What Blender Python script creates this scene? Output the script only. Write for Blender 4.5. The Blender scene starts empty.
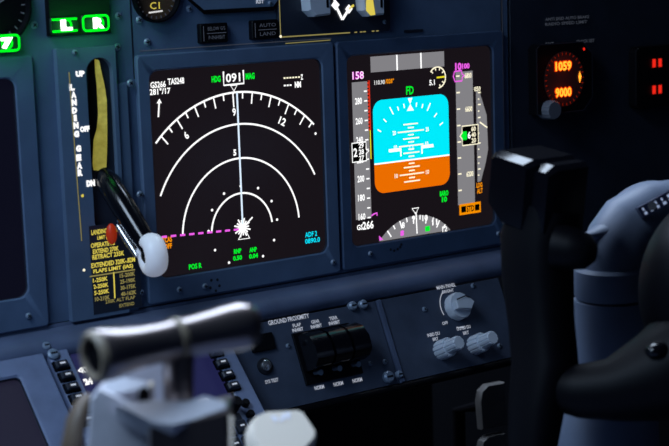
import bpy, math, random
from mathutils import Vector, Matrix
random.seed(4)
C = bpy.context.scene.collection
sc = bpy.context.scene
sc.view_settings.view_transform = 'Standard'
sc.view_settings.look = 'None'
sc.render.use_motion_blur = False
sc.cycles.use_denoising = True
sc.cycles.max_bounces = 6
R_ = math.radians
# ------------------------------------------------------------------ camera
FPX = 1600.0
RC = ((0.80551746, 0.03267112, -0.5916707), (-0.12086215, 0.98654804, -0.11006957), (0.58011548, 0.16017356, 0.79863037))
def vw(r): return Vector((r[0], r[2], -r[1]))
RIGHT, DOWN, FWD = vw(RC[0]), vw(RC[1]), vw(RC[2])
CAM = Vector((-0.64950121, -1.14434621, 1.08316214))
def ray(x, y): return RIGHT * ((x - 334.5) / FPX) + DOWN * ((y - 223) / FPX) + FWD
def P(x, y, d): return CAM + ray(x, y) * d          # a point at depth d
cam_d = bpy.data.cameras.new('camera')
cam = bpy.data.objects.new('camera', cam_d); C.objects.link(cam)
m3 = Matrix((RIGHT, -DOWN, -FWD)).transposed()
cam.matrix_world = Matrix.Translation(CAM) @ m3.to_4x4()
cam_d.sensor_width = 36; cam_d.lens = FPX * 36 / 669
cam_d.clip_start = 0.05; cam_d.clip_end = 50
cam_d.dof.use_dof = True; cam_d.dof.focus_distance = 1.40; cam_d.dof.aperture_fstop = 9.0
sc.camera = cam
# ------------------------------------------------------------------ frames
class Frame:
    def __init__(s, O, U, V):
        s.O, s.U, s.V = Vector(O), Vector(U).normalized(), Vector(V).normalized()
        s.N = s.U.cross(s.V)
    def w(s, u, v, n=0.0): return s.O + s.U * u + s.V * v + s.N * n
    def px(s, x, y, n=0.0):
        d = ray(x, y); o = s.O + s.N * n
        t = (o - CAM).dot(s.N) / d.dot(s.N); q = CAM + d * t - o
        return (q.dot(s.U), q.dot(s.V))
def tilt(y, z, deg):
    a = R_(deg); return Frame((0, y, z), (1, 0, 0), (0, math.sin(a), math.cos(a)))
PAN = tilt(0, 1.0, 0)
LOW = tilt(-0.03, 0.786, 25)
FEP = tilt(-0.014, 0.800, 45)
WOR = Frame((0, 0, 0), (1, 0, 0), (0, 0, 1))
# ------------------------------------------------------------------ materials
MATS = {}
def mat(name, col, rough=0.5, metal=0.0, emit=None, es=0.0, noise=0.0, nscale=60, bump=0.0, spec=0.5, coat=0.0):
    m = bpy.data.materials.new(name); m.use_nodes = True; nt = m.node_tree
    b = nt.nodes['Principled BSDF']
    b.inputs['Base Color'].default_value = (*col, 1)
    b.inputs['Roughness'].default_value = rough
    b.inputs['Metallic'].default_value = metal
    b.inputs['Specular IOR Level'].default_value = spec
    b.inputs['Coat Weight'].default_value = coat
    if emit:
        b.inputs['Emission Color'].default_value = (*emit, 1); b.inputs['Emission Strength'].default_value = es
    if noise or bump:
        tc = nt.nodes.new('ShaderNodeTexCoord'); n = nt.nodes.new('ShaderNodeTexNoise')
        n.inputs['Scale'].default_value = nscale; n.inputs['Detail'].default_value = 6
        nt.links.new(tc.outputs['Object'], n.inputs['Vector'])
        if noise:
            r = nt.nodes.new('ShaderNodeValToRGB')
            lo = [c * (1 - noise) for c in col]; hi = [min(1, c * (1 + noise)) for c in col]
            r.color_ramp.elements[0].position = .3; r.color_ramp.elements[1].position = .7
            r.color_ramp.elements[0].color = (*lo, 1); r.color_ramp.elements[1].color = (*hi, 1)
            nt.links.new(n.outputs['Fac'], r.inputs['Fac']); nt.links.new(r.outputs['Color'], b.inputs['Base Color'])
        if bump:
            n2 = nt.nodes.new('ShaderNodeTexNoise'); n2.inputs['Scale'].default_value = nscale * 12
            nt.links.new(tc.outputs['Object'], n2.inputs['Vector'])
            bp = nt.nodes.new('ShaderNodeBump'); bp.inputs['Strength'].default_value = bump; bp.inputs['Distance'].default_value = .0004
            nt.links.new(n2.outputs['Fac'], bp.inputs['Height']); nt.links.new(bp.outputs['Normal'], b.inputs['Normal'])
    MATS[name] = m; return m
def glow(name, col, s=1.0): return mat(name, (0, 0, 0), 1, 0, col, s, spec=0)
mat('panel', (.10, .155, .26), .55, noise=.12, nscale=40, bump=.25)
mat('panel2', (.11, .17, .27), .55, noise=.12, nscale=30, bump=.25)
mat('panel_dark', (.020, .026, .044), .5, noise=.15, nscale=40, bump=.2)
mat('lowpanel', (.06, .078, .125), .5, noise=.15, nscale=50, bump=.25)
mat('ledge', (.10, .13, .22), .5, noise=.22, nscale=25, bump=.3)
mat('greyframe', (.19, .235, .38), .5, noise=.16, nscale=45, bump=.3)
mat('black', (.003, .003, .005), .5, spec=.15)
mat('black_gloss', (.003, .003, .005), .17, spec=.5)
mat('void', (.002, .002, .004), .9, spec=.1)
mat('screw', (.26, .33, .44), .35, .2)
mat('screwdark', (.01, .012, .02), .5)
mat('screen', (.004, .003, .004), .25, 0, (.0085, .006, .008), 1.0, spec=.3)
mat('screen_off', (.004, .004, .008), .3, 0, (.003, .003, .008), 1.0, spec=.3)
mat('screen_brown', (.01, .01, .016), .35, 0, (.012, .011, .024), 1.0, spec=.3)
mat('screen_blue', (.01, .01, .05), .3, 0, (.012, .013, .05), 1.0, spec=.3)
glow('white', (1, 1, 1), 1.15); glow('whitedim', (1, 1, 1), .75); glow('line_blue', (.70, .84, 1), 1.1)
glow('green', (.0, .9, .03), 1.0); glow('cyan', (.0, .75, .95), 1.0); glow('magenta', (.9, .12, .85), 1.0)
glow('amber', (1, .30, .0), .95); glow('sky', (0, .83, .97), 1.0); glow('earth', (.83, .155, .0), 1.0)
glow('tapegrey', (.225, .22, .235), 1.0); glow('redband', (.65, .03, .01), 1.0); glow('yellow', (.85, .75, .02), 1.0)
glow('warmwhite', (1, .93, .68), 1.1); glow('led', (1, .30, .02), 2.2); glow('led_halo', (1, .04, .0), .9); glow('ledglow', (.30, .012, .0), .8)
glow('leddim', (.9, .02, .01), 1.0); glow('lightgreen', (.0, .9, .012), 1.6); glow('greenhot', (.85, 1, .85), 3.0)
mat('greendim', (.006, .03, .012), .4)
glow('yellowtxt', (.95, .78, .12), .75); glow('yellowdim', (.42, .36, .12), .6); glow('blackglow', (0, 0, 0), 0)
mat('paint', (.42, .44, .48), .6, 0, (.42, .44, .50), .75); mat('paintdim', (.10, .11, .14), .6, 0, (.05, .055, .07), .6)
mat('brass_glint', (.50, .42, .10), .35, .3, (.75, .62, .08), .28, noise=.7, nscale=90)
mat('tire_glow', (.86, .88, .93), .38, 0, (.8, .86, 1), .22, noise=.04, nscale=60)  # faint emission puts the lamplight on the white wheel into the material
mat('red', (.5, .03, .01), .4, 0, (.5, .03, .0), .35)
mat('silver', (.65, .66, .7), .25, .9)
mat('knob', (.66, .71, .80), .42); mat('knob_line', (.02, .025, .04), .5)
mat('gauge_brown', (.10, .055, .03), .5, noise=.2, nscale=70)
mat('leverbrown', (.34, .28, .27), .30, .85, coat=.8)
mat('leversilver', (.34, .33, .34), .3, .6)
mat('casting', (.78, .77, .84), .5, noise=.15, nscale=40)
mat('beige', (.36, .29, .21), .45); mat('bladebrown', (.16, .115, .08), .5); mat('panel_shaded', (.055, .095, .18), .55, noise=.12, nscale=40, bump=.25)
mat('offwhite', (.95, .85, .72), .45)
mat('column', (.17, .21, .30), .5, noise=.08, nscale=20, bump=.15)
mat('placard', (.015, .02, .05), .3); mat('placardtxt', (.8, .85, 1), .5, 0, (.6, .7, 1), .25)  # placard marks glow faintly in place of a highlight
mat('clockface', (.05, .02, .02), .6)
mat('screwedge', (.035, .04, .06), .5)
mat('knobdark', (.17, .18, .22), .5)
mat('pedal', (.10, .095, .09), .6, noise=.2, nscale=60)
mat('wallm', (.012, .014, .022), .8, noise=.2, nscale=8); mat('floorm', (.02, .02, .024), .9, noise=.3, nscale=12)
mat('key', (.018, .022, .035), .35)
mat('softgreen', (.02, .2, .06), .5, 0, (.0, .25, .06), .5)
# ------------------------------------------------------------------ geometry collector
def rrect(u0, v0, u1, v1, r, k=5):
    out = []
    for cx, cy, a in ((u1 - r, v1 - r, 0), (u0 + r, v1 - r, 90), (u0 + r, v0 + r, 180), (u1 - r, v0 + r, 270)):
        for i in range(k + 1):
            t = R_(a + 90 * i / k); out.append((cx + r * math.cos(t), cy + r * math.sin(t)))
    return out
def circ(u, v, r, k=32, a0=0, a1=360, e=1.0):
    n = k if a1 - a0 >= 360 else k + 1
    return [(u + e * r * math.cos(R_(a0 + (a1 - a0) * i / k)), v + r * math.sin(R_(a0 + (a1 - a0) * i / k))) for i in range(n)]
class G:
    def __init__(s): s.v = []; s.f = []; s.mi = []; s.mats = []
    def _m(s, m):
        if m not in s.mats: s.mats.append(m)
        return s.mats.index(m)
    def add(s, vs, fs, m):
        b = len(s.v); k = s._m(m); s.v += [Vector(v) for v in vs]
        for f in fs: s.f.append([b + i for i in f]); s.mi.append(k)
        return s
    def poly(s, F, pts, m, n=0.0):                      # flat marking
        return s.add([F.w(u, v, n) for u, v in pts], [list(range(len(pts)))], m)
    def prism(s, F, pts, n0, n1, m, bev=0.0, top=None, shrink=None):
        k = len(pts); cu = sum(p[0] for p in pts) / k; cv = sum(p[1] for p in pts) / k
        R = max(math.hypot(p[0] - cu, p[1] - cv) for p in pts)
        sh = 1 - bev / R if R > 0 else 1
        ring = [[F.w(u, v, n0) for u, v in pts], [F.w(u, v, n1 - bev) for u, v in pts]]
        if bev: ring.append([F.w(cu + (u - cu) * sh, cv + (v - cv) * sh, n1) for u, v in pts])
        vs = sum(ring, []); fs = []
        for j in range(len(ring) - 1):
            for i in range(k): fs.append([j * k + i, j * k + (i + 1) % k, (j + 1) * k + (i + 1) % k, (j + 1) * k + i])
        fs.append(list(range(k))[::-1]); s.add(vs, fs, m)
        s.add(ring[-1], [list(range(k))], top or m); return s
    def box(s, F, u0, u1, v0, v1, n0, n1, m, bev=0.0, top=None):
        return s.prism(F, [(u0, v0), (u1, v0), (u1, v1), (u0, v1)], n0, n1, m, bev, top)
    def ring(s, F, outer, inner, n0, n1, ni, m, bev=.001, minner=None):
        k = len(outer)
        def sc_(pts, d):
            cu = sum(p[0] for p in pts) / k; cv = sum(p[1] for p in pts) / k
            return [(cu + (u - cu) * (1 + d / max(abs(pts[0][0] - cu), 1e-6)), cv + (v - cv) * (1 + d / max(abs(pts[0][1] - cv), 1e-6) if abs(pts[0][1] - cv) > 1e-5 else v)) for u, v in pts]
        rs = [[F.w(u, v, n0) for u, v in outer], [F.w(u, v, n1 - bev) for u, v in outer],
              [F.w(u, v, n1) for u, v in sc_(outer, -bev)], [F.w(u, v, n1) for u, v in sc_(inner, bev)],
              [F.w(u, v, n1 - bev) for u, v in inner], [F.w(u, v, ni) for u, v in inner]]
        vs = sum(rs, []); fs = []; fi = []
        for j in range(5):
            for i in range(k):
                q = [j * k + i, j * k + (i + 1) % k, (j + 1) * k + (i + 1) % k, (j + 1) * k + i]
                (fi if j == 4 else fs).append(q)
        s.add(vs, fs, m)
        if fi: s.add(vs, fi, minner or m)
        return s
    def line(s, F, a, b, w, m, n=0.0):
        du, dv = b[0] - a[0], b[1] - a[1]; L = math.hypot(du, dv) or 1e-9; x, y = -dv / L * w / 2, du / L * w / 2
        return s.poly(F, [(a[0] + x, a[1] + y), (a[0] - x, a[1] - y), (b[0] - x, b[1] - y), (b[0] + x, b[1] + y)], m, n)
    def pl(s, F, pts, w, m, n=0.0, closed=False):
        k = len(pts); L = []; Rr = []
        for i, p in enumerate(pts):
            a = pts[(i - 1) % k] if (i or closed) else p; b = pts[(i + 1) % k] if (i < k - 1 or closed) else p
            du, dv = b[0] - a[0], b[1] - a[1]; l = math.hypot(du, dv) or 1e-9
            x, y = -dv / l * w / 2, du / l * w / 2; L.append((p[0] + x, p[1] + y)); Rr.append((p[0] - x, p[1] - y))
        vs = [F.w(u, v, n) for u, v in L + Rr]; fs = [[i, k + i, k + (i + 1) % k, (i + 1) % k] for i in range(k if closed else k - 1)]
        return s.add(vs, fs, m)
    def lathe(s, F, u, v, prof, m, seg=32, flute=0, fd=.08, caps=True):
        vs = []; fs = []
        for r, n in prof:
            for i in range(seg):
                t = 2 * math.pi * i / seg; rr = r * (1 - (fd if flute and i % max(1, seg // flute) == 0 else 0))
                vs.append(F.w(u + rr * math.cos(t), v + rr * math.sin(t), n))
        for j in range(len(prof) - 1):
            for i in range(seg): fs.append([j * seg + i, j * seg + (i + 1) % seg, (j + 1) * seg + (i + 1) % seg, (j + 1) * seg + i])
        if caps: fs.append(list(range(seg))[::-1]); fs.append([(len(prof) - 1) * seg + i for i in range(seg)])
        return s.add(vs, fs, m)
    def tube(s, pts, rad, m, seg=20, sx=1.0, ref=None, flat=1.0):
        pts = [Vector(p) for p in pts]; k = len(pts)
        if not hasattr(rad, '__len__'): rad = [rad] * k
        vs = []; fs = []; up = Vector(ref) if ref else Vector((0, 1, .01))
        for i, p in enumerate(pts):
            t = (pts[min(i + 1, k - 1)] - pts[max(i - 1, 0)]).normalized()
            a = (up - t * up.dot(t)).normalized(); b = t.cross(a)
            r = rad[i]; ra, rb = r if isinstance(r, tuple) else (r, r)
            for j in range(seg):
                q = 2 * math.pi * j / seg
                ca, sa = math.cos(q), math.sin(q)
                if flat != 1.0:
                    ca = math.copysign(abs(ca) ** flat, ca); sa = math.copysign(abs(sa) ** flat, sa)
                vs.append(p + a * ra * ca + b * rb * sa)
        for i in range(k - 1):
            for j in range(seg): fs.append([i * seg + j, i * seg + (j + 1) % seg, (i + 1) * seg + (j + 1) % seg, (i + 1) * seg + j])
        fs.append(list(range(seg))[::-1]); fs.append([(k - 1) * seg + j for j in range(seg)])
        return s.add(vs, fs, m)
    def ball(s, c, rx, ry, rz, m, seg=28, rings=16, M=None):
        vs = []; fs = []; M = M or Matrix.Identity(3); c = Vector(c)
        for i in range(rings + 1):
            a = math.pi * i / rings
            for j in range(seg):
                t = 2 * math.pi * j / seg
                vs.append(c + M @ Vector((rx * math.sin(a) * math.cos(t), ry * math.sin(a) * math.sin(t), rz * math.cos(a))))
        for i in range(rings):
            for j in range(seg): fs.append([i * seg + j, i * seg + (j + 1) % seg, (i + 1) * seg + (j + 1) % seg, (i + 1) * seg + j])
        return s.add(vs, fs, m)
    def text(s, F, txt, cx, cy, w, h, m, n=0.0, rot=0.0, bold=0.0):
        """text fitted into a w x h box (metres) centred on (cx, cy) of the frame"""
        key = (txt, bold)
        if key not in G.tc:
            cu = bpy.data.curves.new('t', 'FONT'); cu.body = txt; cu.size = 1; cu.offset = bold; cu.resolution_u = 2
            ob = bpy.data.objects.new('t', cu); C.objects.link(ob)
            dg = bpy.context.evaluated_depsgraph_get(); me = bpy.data.meshes.new_from_object(ob.evaluated_get(dg))
            G.tc[key] = ([(v.co.x, v.co.y) for v in me.vertices], [list(p.vertices) for p in me.polygons])
            bpy.data.objects.remove(ob); bpy.data.curves.remove(cu); bpy.data.meshes.remove(me)
        vs, fs = G.tc[key]
        if not vs: return s
        x0 = min(v[0] for v in vs); x1 = max(v[0] for v in vs); y0 = min(v[1] for v in vs); y1 = max(v[1] for v in vs)
        sx = w / max(x1 - x0, 1e-6); sy = h / max(y1 - y0, 1e-6); c, q = math.cos(R_(rot)), math.sin(R_(rot)); o = []
        for x, y in vs:
            a = (x - (x0 + x1) / 2) * sx; b = (y - (y0 + y1) / 2) * sy
            o.append(F.w(cx + a * c - b * q, cy + a * q + b * c, n))
        return s.add(o, fs, m)
    def tp(s, F, txt, x, y, w, h, m, n=0.0006, rot=0.0, bold=.02):
        """as text(), placed by where it stands on its panel"""
        u, v = F.px(x, y); a = F.px(x - w / 2, y); b = F.px(x + w / 2, y); c_ = F.px(x, y - h / 2); d = F.px(x, y + h / 2)
        return s.text(F, txt, u, v, abs(b[0] - a[0]), abs(c_[1] - d[1]), m, n, rot, bold)
    def build(s, name, parent=None, smooth=35, kind=None, label=None):
        me = bpy.data.meshes.new(name)
        off = Vector(parent['_o']) if parent is not None else Vector((0, 0, 0))
        me.from_pydata([tuple(v - off) for v in s.v], [], s.f)
        for m in s.mats: me.materials.append(MATS[m])
        me.polygons.foreach_set('material_index', s.mi); me.update()
        import bmesh
        bm = bmesh.new(); bm.from_mesh(me)
        bmesh.ops.remove_doubles(bm, verts=bm.verts, dist=1e-6)
        if smooth: bmesh.ops.recalc_face_normals(bm, faces=bm.faces)
        bm.to_mesh(me); bm.free()
        if smooth:
            for p in me.polygons: p.use_smooth = True
            me.set_sharp_from_angle(angle=R_(smooth))
        o = bpy.data.objects.new(name, me); C.objects.link(o)
        if parent is not None: o.parent = parent; o['_o'] = parent['_o']
        else: o['_o'] = (0.0, 0.0, 0.0)
        if kind: o['kind'] = kind
        if label: o['label'] = label
        return o
G.tc = {}
def thing(name, label, cat, loc, group=None):
    o = bpy.data.objects.new(name, None); C.objects.link(o); o.location = loc; o.empty_display_size = .02
    o['_o'] = tuple(loc); o['label'] = label; o['category'] = cat
    if group: o['group'] = group
    return o
def D(F, x, y, x2, y2):
    a, b = F.px(x, y), F.px(x2, y2); return math.hypot(a[0] - b[0], a[1] - b[1])
def rpx(F, x0, y0, x1, y1):                       # upright rectangle through two opposite corners on the panel
    a, b = F.px(x0, y0), F.px(x1, y1); return min(a[0], b[0]), min(a[1], b[1]), max(a[0], b[0]), max(a[1], b[1])
def screw(parent, F, x, y, r=.0032, n=0.0, slot=True, m='screw'):
    u, v = F.px(x, y); g = G()
    g.lathe(F, u, v, [(r, n), (r, n + .0006), (r * .75, n + .0016), (r * .3, n + .0019)], m, 18)
    a = random.uniform(0, 180); g.line(F, (u - r * .6 * math.cos(R_(a)), v - r * .6 * math.sin(R_(a))), (u + r * .6 * math.cos(R_(a)), v + r * .6 * math.sin(R_(a))), r * .3, 'screwdark', n + .0021)
    g.line(F, (u + r * .6 * math.sin(R_(a)), v - r * .6 * math.cos(R_(a))), (u - r * .6 * math.sin(R_(a)), v + r * .6 * math.cos(R_(a))), r * .3, 'screwdark', n + .0021)
    return g.build('screw', parent)
ZB = .8065 - 1.0    # lower edge of the main panel in PAN
# ================================================================== setting
g = G(); g.box(WOR, -2.2, 2.4, 0, 0, 0, 0, 'floorm'); g = G()
g.add([(-2.2, -2.2, 0), (2.4, -2.2, 0), (2.4, .6, 0), (-2.2, .6, 0), (-2.2, -2.2, -.05), (2.4, -2.2, -.05), (2.4, .6, -.05), (-2.2, .6, -.05)],
      [[0, 1, 2, 3], [7, 6, 5, 4], [0, 4, 5, 1], [1, 5, 6, 2], [2, 6, 7, 3], [3, 7, 4, 0]], 'floorm'); g.build('floor', kind='structure')
g = G(); g.box(WOR, -2.2, 2.4, 0, 2.2, -.65, -.6, 'wallm'); g.build('wall_front', kind='structure')
g = G(); g.add([(2.4, -2.2, 0), (2.4, .6, 0), (2.4, .6, 2.2), (2.4, -2.2, 2.2), (2.45, -2.2, 0), (2.45, .6, 0), (2.45, .6, 2.2), (2.45, -2.2, 2.2)],
      [[0, 1, 2, 3], [7, 6, 5, 4], [0, 4, 5, 1], [1, 5, 6, 2], [2, 6, 7, 3], [3, 7, 4, 0]], 'wallm'); g.build('wall_right', kind='structure')
# ================================================================== main instrument panel sheet
pn = thing('instrument_panel', 'blue-grey metal main instrument panel carrying the displays and gauges', 'instrument panel', (0.1, 0.01, .806))
g = G(); g.box(PAN, -.42, .395, ZB, .16, -.02, 0, 'panel', .0015); g.build('panel_sheet', pn)
g = G(); g.box(PAN, .397, 1.25, ZB - .02, .16, -.02, -.001, 'panel_dark', .0015); g.build('side_panel', pn)
# raised strip beside the gear panel, seam line strips above the screens
a = PAN.px(119, 180); b = PAN.px(130, 180)
g = G(); g.box(PAN, a[0], b[0], ZB, -.006, 0, .0035, 'panel2', .001); g.build('mounting_strip', pn)
for x, y in ((34, 25), (118, 16), (69, 52), (139, 20), (147, 42), (189, 9), (117, 47)): screw(pn, PAN, x, y, .0030)
screw(pn, PAN, 128, 83, .0030, .0035)
g = G(); u = PAN.px(131, 20)[0]; g.line(PAN, (u, .16), (u, -.004), .0012, 'screwdark', .0004)
g.build('panel_seam', pn, smooth=0); g = G(); g.line(PAN, (u + .006, PAN.px(200, 47)[1]), (.185, PAN.px(200, 47)[1]), .0007, 'paintdim', .0004)
g.build('panel_scratch', pn, smooth=0); g = G(); u = PAN.px(501, 20)[0]; g.line(PAN, (u, .16), (u, ZB), .0012, 'screwdark', .0004); g.line(PAN, (u + .001, .16), (u + .001, ZB), .0005, 'paintdim', .0005)
g.build('panel_seam', pn, smooth=0)
# ================================================================== displays
def display_unit(name, label, cat, u0, v0, u1, v1, glass, fr=.0135, frb=None, rad=.008, bez='panel'):
    t = thing(name, label, cat, ((u0 + u1) / 2, 0, 1 + v0 - .02))
    fb = frb if frb is not None else fr
    g = G(); g.ring(PAN, rrect(u0 - fr, v0 - fb, u1 + fr, v1 + fr, .003), rrect(u0 - .002, v0, u1, v1, rad), .0003, .0045, .0005, bez, .0011, 'panel_dark')
    g.build('bezel', t)
    g = G(); g.prism(PAN, rrect(u0 - .003, v0 - .001, u1 + .001, v1 + .001, rad), .0001, .0005, glass); g.build('screen', t, smooth=0)
    return t
nd = display_unit('navigation_display', 'square black map screen drawing white range arcs around an aircraft symbol', 'display screen', 0, -.1705, .1705, 0.0015, 'screen', .0135, .0205)
N = .0009
def nd_c(x, y): return PAN.px(x, y)
cx, cy = PAN.px(242, 231)
# compass arc
rad = math.hypot(cx - PAN.px(238, 92)[0], cy - PAN.px(238, 92)[1])
EL = .945
def ang(x, y): q = PAN.px(x, y); return math.degrees(math.atan2(q[1] - cy, (q[0] - cx) / EL))
a1, a0 = ang(153, 141), ang(315, 122)
g = G(); g.pl(PAN, circ(cx, cy, rad, 60, a0, a1, EL), .0017, 'white', N)
a9 = ang(232.5, 96)
k = 0
for i in range(-12, 13):
    a = a9 - i * 5
    if not (a0 - .5 < a < a1 + .5): continue
    L = (.0125 if i == 0 else .0098) if i % 2 == 0 else .0056
    c_, s_ = math.cos(R_(a)), math.sin(R_(a)); g.line(PAN, (cx + rad * c_ * EL, cy + rad * s_), (cx + (rad - L) * c_ * EL, cy + (rad - L) * s_), .0013, 'white', N)
for t_, i in (('6', 6), ('9', 0), ('12', -6)):
    a = a9 + i * 5; q = rad - .0165; g.text(PAN, t_, cx + EL * q * math.cos(R_(a)), cy + q * math.sin(R_(a)), .0036 if len(t_) == 1 else .0072, .0068, 'white', N, a - 90, .03)
g.build('compass_arc', nd, smooth=0)
for (x, y), (lx, ly), (rx, ry) in (((238, 124), (160, 196), (316, 173)), ((240, 158), (184, 235), (300, 217)), ((241, 193), (214, 232), (271, 222))):
    q = PAN.px(x, y); r = math.hypot(q[0] - cx, q[1] - cy); aL = ang(lx, ly); aR = ang(rx, ry)
    g = G(); g.pl(PAN, circ(cx, cy, r, 48, aR, aL if aL > 0 else aL + 360, EL), .0016, 'white', N); g.build('range_arc', nd, smooth=0)
g = G(); g.line(PAN, PAN.px(242, 224), PAN.px(236.3, 92), .0017, 'line_blue', N + .0001); g.build('track_line', nd, smooth=0)
g = G()
for dx, dy, r_ in ((0, 0, 0),):
    for q in range(8):
        aa = q * 22.5 + 6; L = .0085 if q % 2 else .0068
        g.line(PAN, (cx - L * math.cos(R_(aa)), cy + .003 - L * math.sin(R_(aa))), (cx + L * math.cos(R_(aa)), cy + .003 + L * math.sin(R_(aa))), .0014, 'white', N)
g.poly(PAN, circ(cx, cy + .003, .0038, 14), 'white', N)
g.line(PAN, PAN.px(244, 226), PAN.px(252, 217), .0014, 'white', N)
g.pl(PAN, [PAN.px(243.5, 227), PAN.px(238, 239.5), PAN.px(249, 238)], .0013, 'white', N, True)
g.build('aircraft_symbol', nd, smooth=0)
g = G()
u = PAN.px(160, 237); v = PAN.px(241, 229); kk = 9
for i in range(kk):
    f0 = (i + .1) / kk; f1 = (i + .68) / kk
    g.line(PAN, (u[0] + (v[0] - u[0]) * f0, u[1] + (v[1] - u[1]) * f0), (u[0] + (v[0] - u[0]) * f1, u[1] + (v[1] - u[1]) * f1), .0018, 'magenta', N + .0001)
g.build('course_line', nd, smooth=0)
g = G()
for x, y in ((223.5, 193.5), (257.5, 188), (211.5, 210), (271, 201), (276.5, 219.5), (273.5, 240), (262.5, 256), (228.5, 262.5), (214.5, 250), (208, 231), (315, 133.5), (240, 186)):
    g = G(); g.poly(PAN, circ(*PAN.px(x, y), .0012, 10), 'white', N); g.build('map_dot', nd, smooth=0)
g = G(); B = .03
g.tp(PAN, 'GS266', 157.5, 84.5, 15.5, 6.5, 'white', N, 0, B); g.tp(PAN, 'TAS248', 175.5, 81, 16.5, 6.5, 'white', N, 0, B)
g.tp(PAN, '281°/17', 159.5, 91.2, 21, 6.5, 'white', N, 0, B)
g.build('wind_readout', nd, smooth=0); g = G()
g.pl(PAN, [PAN.px(157.8, 117), PAN.px(158.6, 103)], .0014, 'white', N); g.poly(PAN, [PAN.px(156, 103.5), PAN.px(161.3, 103), PAN.px(158.8, 98.5)], 'white', N)
g.build('wind_arrow', nd, smooth=0); g = G()
g.tp(PAN, 'HDG', 215.5, 79, 9, 6.5, 'green', N, 0, .05); g.tp(PAN, 'MAG', 249.5, 76, 9, 6.5, 'green', N, 0, .05)
g.tp(PAN, '091', 232.5, 77.6, 14.5, 9, 'white', N, 0, .02)
g.pl(PAN, [PAN.px(222.8, 71.5), PAN.px(223.3, 85.3), PAN.px(243.3, 83.3), PAN.px(242.6, 70)], .0015, 'white', N)
g.pl(PAN, [PAN.px(230, 85.6), PAN.px(236.5, 85), PAN.px(233.5, 91)], .0012, 'white', N, True)
g.build('heading_readout', nd, smooth=0); g = G()
for i in range(6): g.line(PAN, PAN.px(283 + i * 2.9, 78.1 - i * .2), PAN.px(285 + i * 2.9, 77.95 - i * .2), .0013, 'warmwhite', N)
g.tp(PAN, 'Z', 301.3, 77, 2.4, 5.4, 'white', N, 0, .04)
for i in range(3): g.line(PAN, PAN.px(283.2 + i * 2.9, 85.6 - i * .2), PAN.px(285.2 + i * 2.9, 85.4 - i * .2), .0014, 'white', N)
g.tp(PAN, 'NM', 297.3, 84.5, 6.2, 6.2, 'white', N, 0, .06)
g.build('distance_readout', nd, smooth=0); g = G()
g.tp(PAN, '5', 234.3, 152.5, 3, 6.5, 'white', N, 0, .05)
g.build('range_number', nd, smooth=0); g = G()
g.tp(PAN, 'POS R', 194.8, 266, 13, 5.5, 'green', N, 0, .04)
g.build('position_caption', nd, smooth=0); g = G()
for x, y in ((237, 251), (252.5, 249.5)): g.tp(PAN, 'RNP' if x < 240 else 'ANP', x, y, 7.5, 4.8, 'green', N, 0, .05)
g.tp(PAN, '0.50', 237, 257.8, 9, 4.8, 'green', N, 0, .05); g.tp(PAN, '0.04', 253, 255.8, 9, 4.8, 'green', N, 0, .05)
g.build('performance_readout', nd, smooth=0); g = G()
g.tp(PAN, 'ADF 2', 310.5, 234, 12, 5.2, 'cyan', N, 0, .03); g.tp(PAN, '0890.0', 312, 240.3, 15, 5.2, 'cyan', N, 0, .03)
g.build('radio_readout', nd, smooth=0); g = G()
g.tp(PAN, 'TCAS', 166.5, 239.5, 10, 5.5, 'amber', N, 0, .04); g.tp(PAN, 'OFF', 167.5, 246, 8, 5.5, 'amber', N, 0, .04)
g.build('traffic_caption', nd, smooth=0)
screw(nd, PAN, 137, 194, .0030, .0045)
for x, y in ((176.5, 289), (202, 285.5), (330, 261.5)): screw(nd, PAN, x, y, .0026, .0045)
for x, y in ((210, 281), (215, 279), (208, 290), (214, 289), (216, 283)): pass
g = G()
for x, y in ((208.5, 279.5), (214.5, 279), (207.5, 287), (213, 290), (216.5, 285)): g.poly(PAN, circ(*PAN.px(x, y), .0013, 10), 'screwdark', .0047)
g.build('light_sensor', nd, smooth=0)

# ------------------------------------------------------------------ PFD
pf = display_unit('primary_flight_display', 'square screen with cyan sky over orange ground and grey number tapes', 'display screen', .2005, -.170, .3705, 0.0015, 'screen', .0135, .0205, .007, 'panel_shaded')  # bezel in a darker panel copy, its shade put into the colour
def quad(g, pts, m, n=N): g.poly(PAN, [PAN.px(*p) for p in pts], m, n)
u0, v0, u1, v1 = rpx(PAN, 370, 73, 443.5, 50)
g = G(); va = PAN.px(406, 69.5)[1]; vb = PAN.px(406, 54)[1]; ua, ub = PAN.px(370, 66)[0], PAN.px(443.5, 58)[0]
g.poly(PAN, [(ua, va), (ub, va), (ub, vb), (ua, vb)], 'tapegrey', N)
for x in (396.3, 420.3): uu = PAN.px(x, 61)[0]; g.line(PAN, (uu, va), (uu, vb), .0017, 'white', N + .0001)
g.build('mode_bar', pf, smooth=0)
# attitude box
au0 = PAN.px(373.3, 150)[0]; au1 = PAN.px(448.5, 140)[0]; av1 = PAN.px(410, 97.0)[1]; av0 = PAN.px(412, 188.9)[1]; hv = PAN.px(411, 159.6)[1]
R0 = .0105
sky = [(au0, hv), (au1, hv)] + [(au1 - R0 + R0 * math.cos(R_(t)), av1 - R0 + R0 * math.sin(R_(t))) for t in range(0, 91, 15)] + [(au0 + R0 - R0 * math.sin(R_(t)), av1 - R0 + R0 * math.cos(R_(t))) for t in range(0, 91, 15)]
gnd = [(au1, hv), (au0, hv)] + [(au0 + R0 - R0 * math.cos(R_(t)), av0 + R0 - R0 * math.sin(R_(t))) for t in range(0, 91, 15)] + [(au1 - R0 + R0 * math.sin(R_(t)), av0 + R0 - R0 * math.cos(R_(t))) for t in range(0, 91, 15)]
g = G(); g.poly(PAN, sky, 'sky', N); g.poly(PAN, gnd, 'earth', N); g.line(PAN, (au0, hv), (au1, hv), .0014, 'white', N + .0001)
att = g.build('attitude_indicator', pf, smooth=0)
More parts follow.
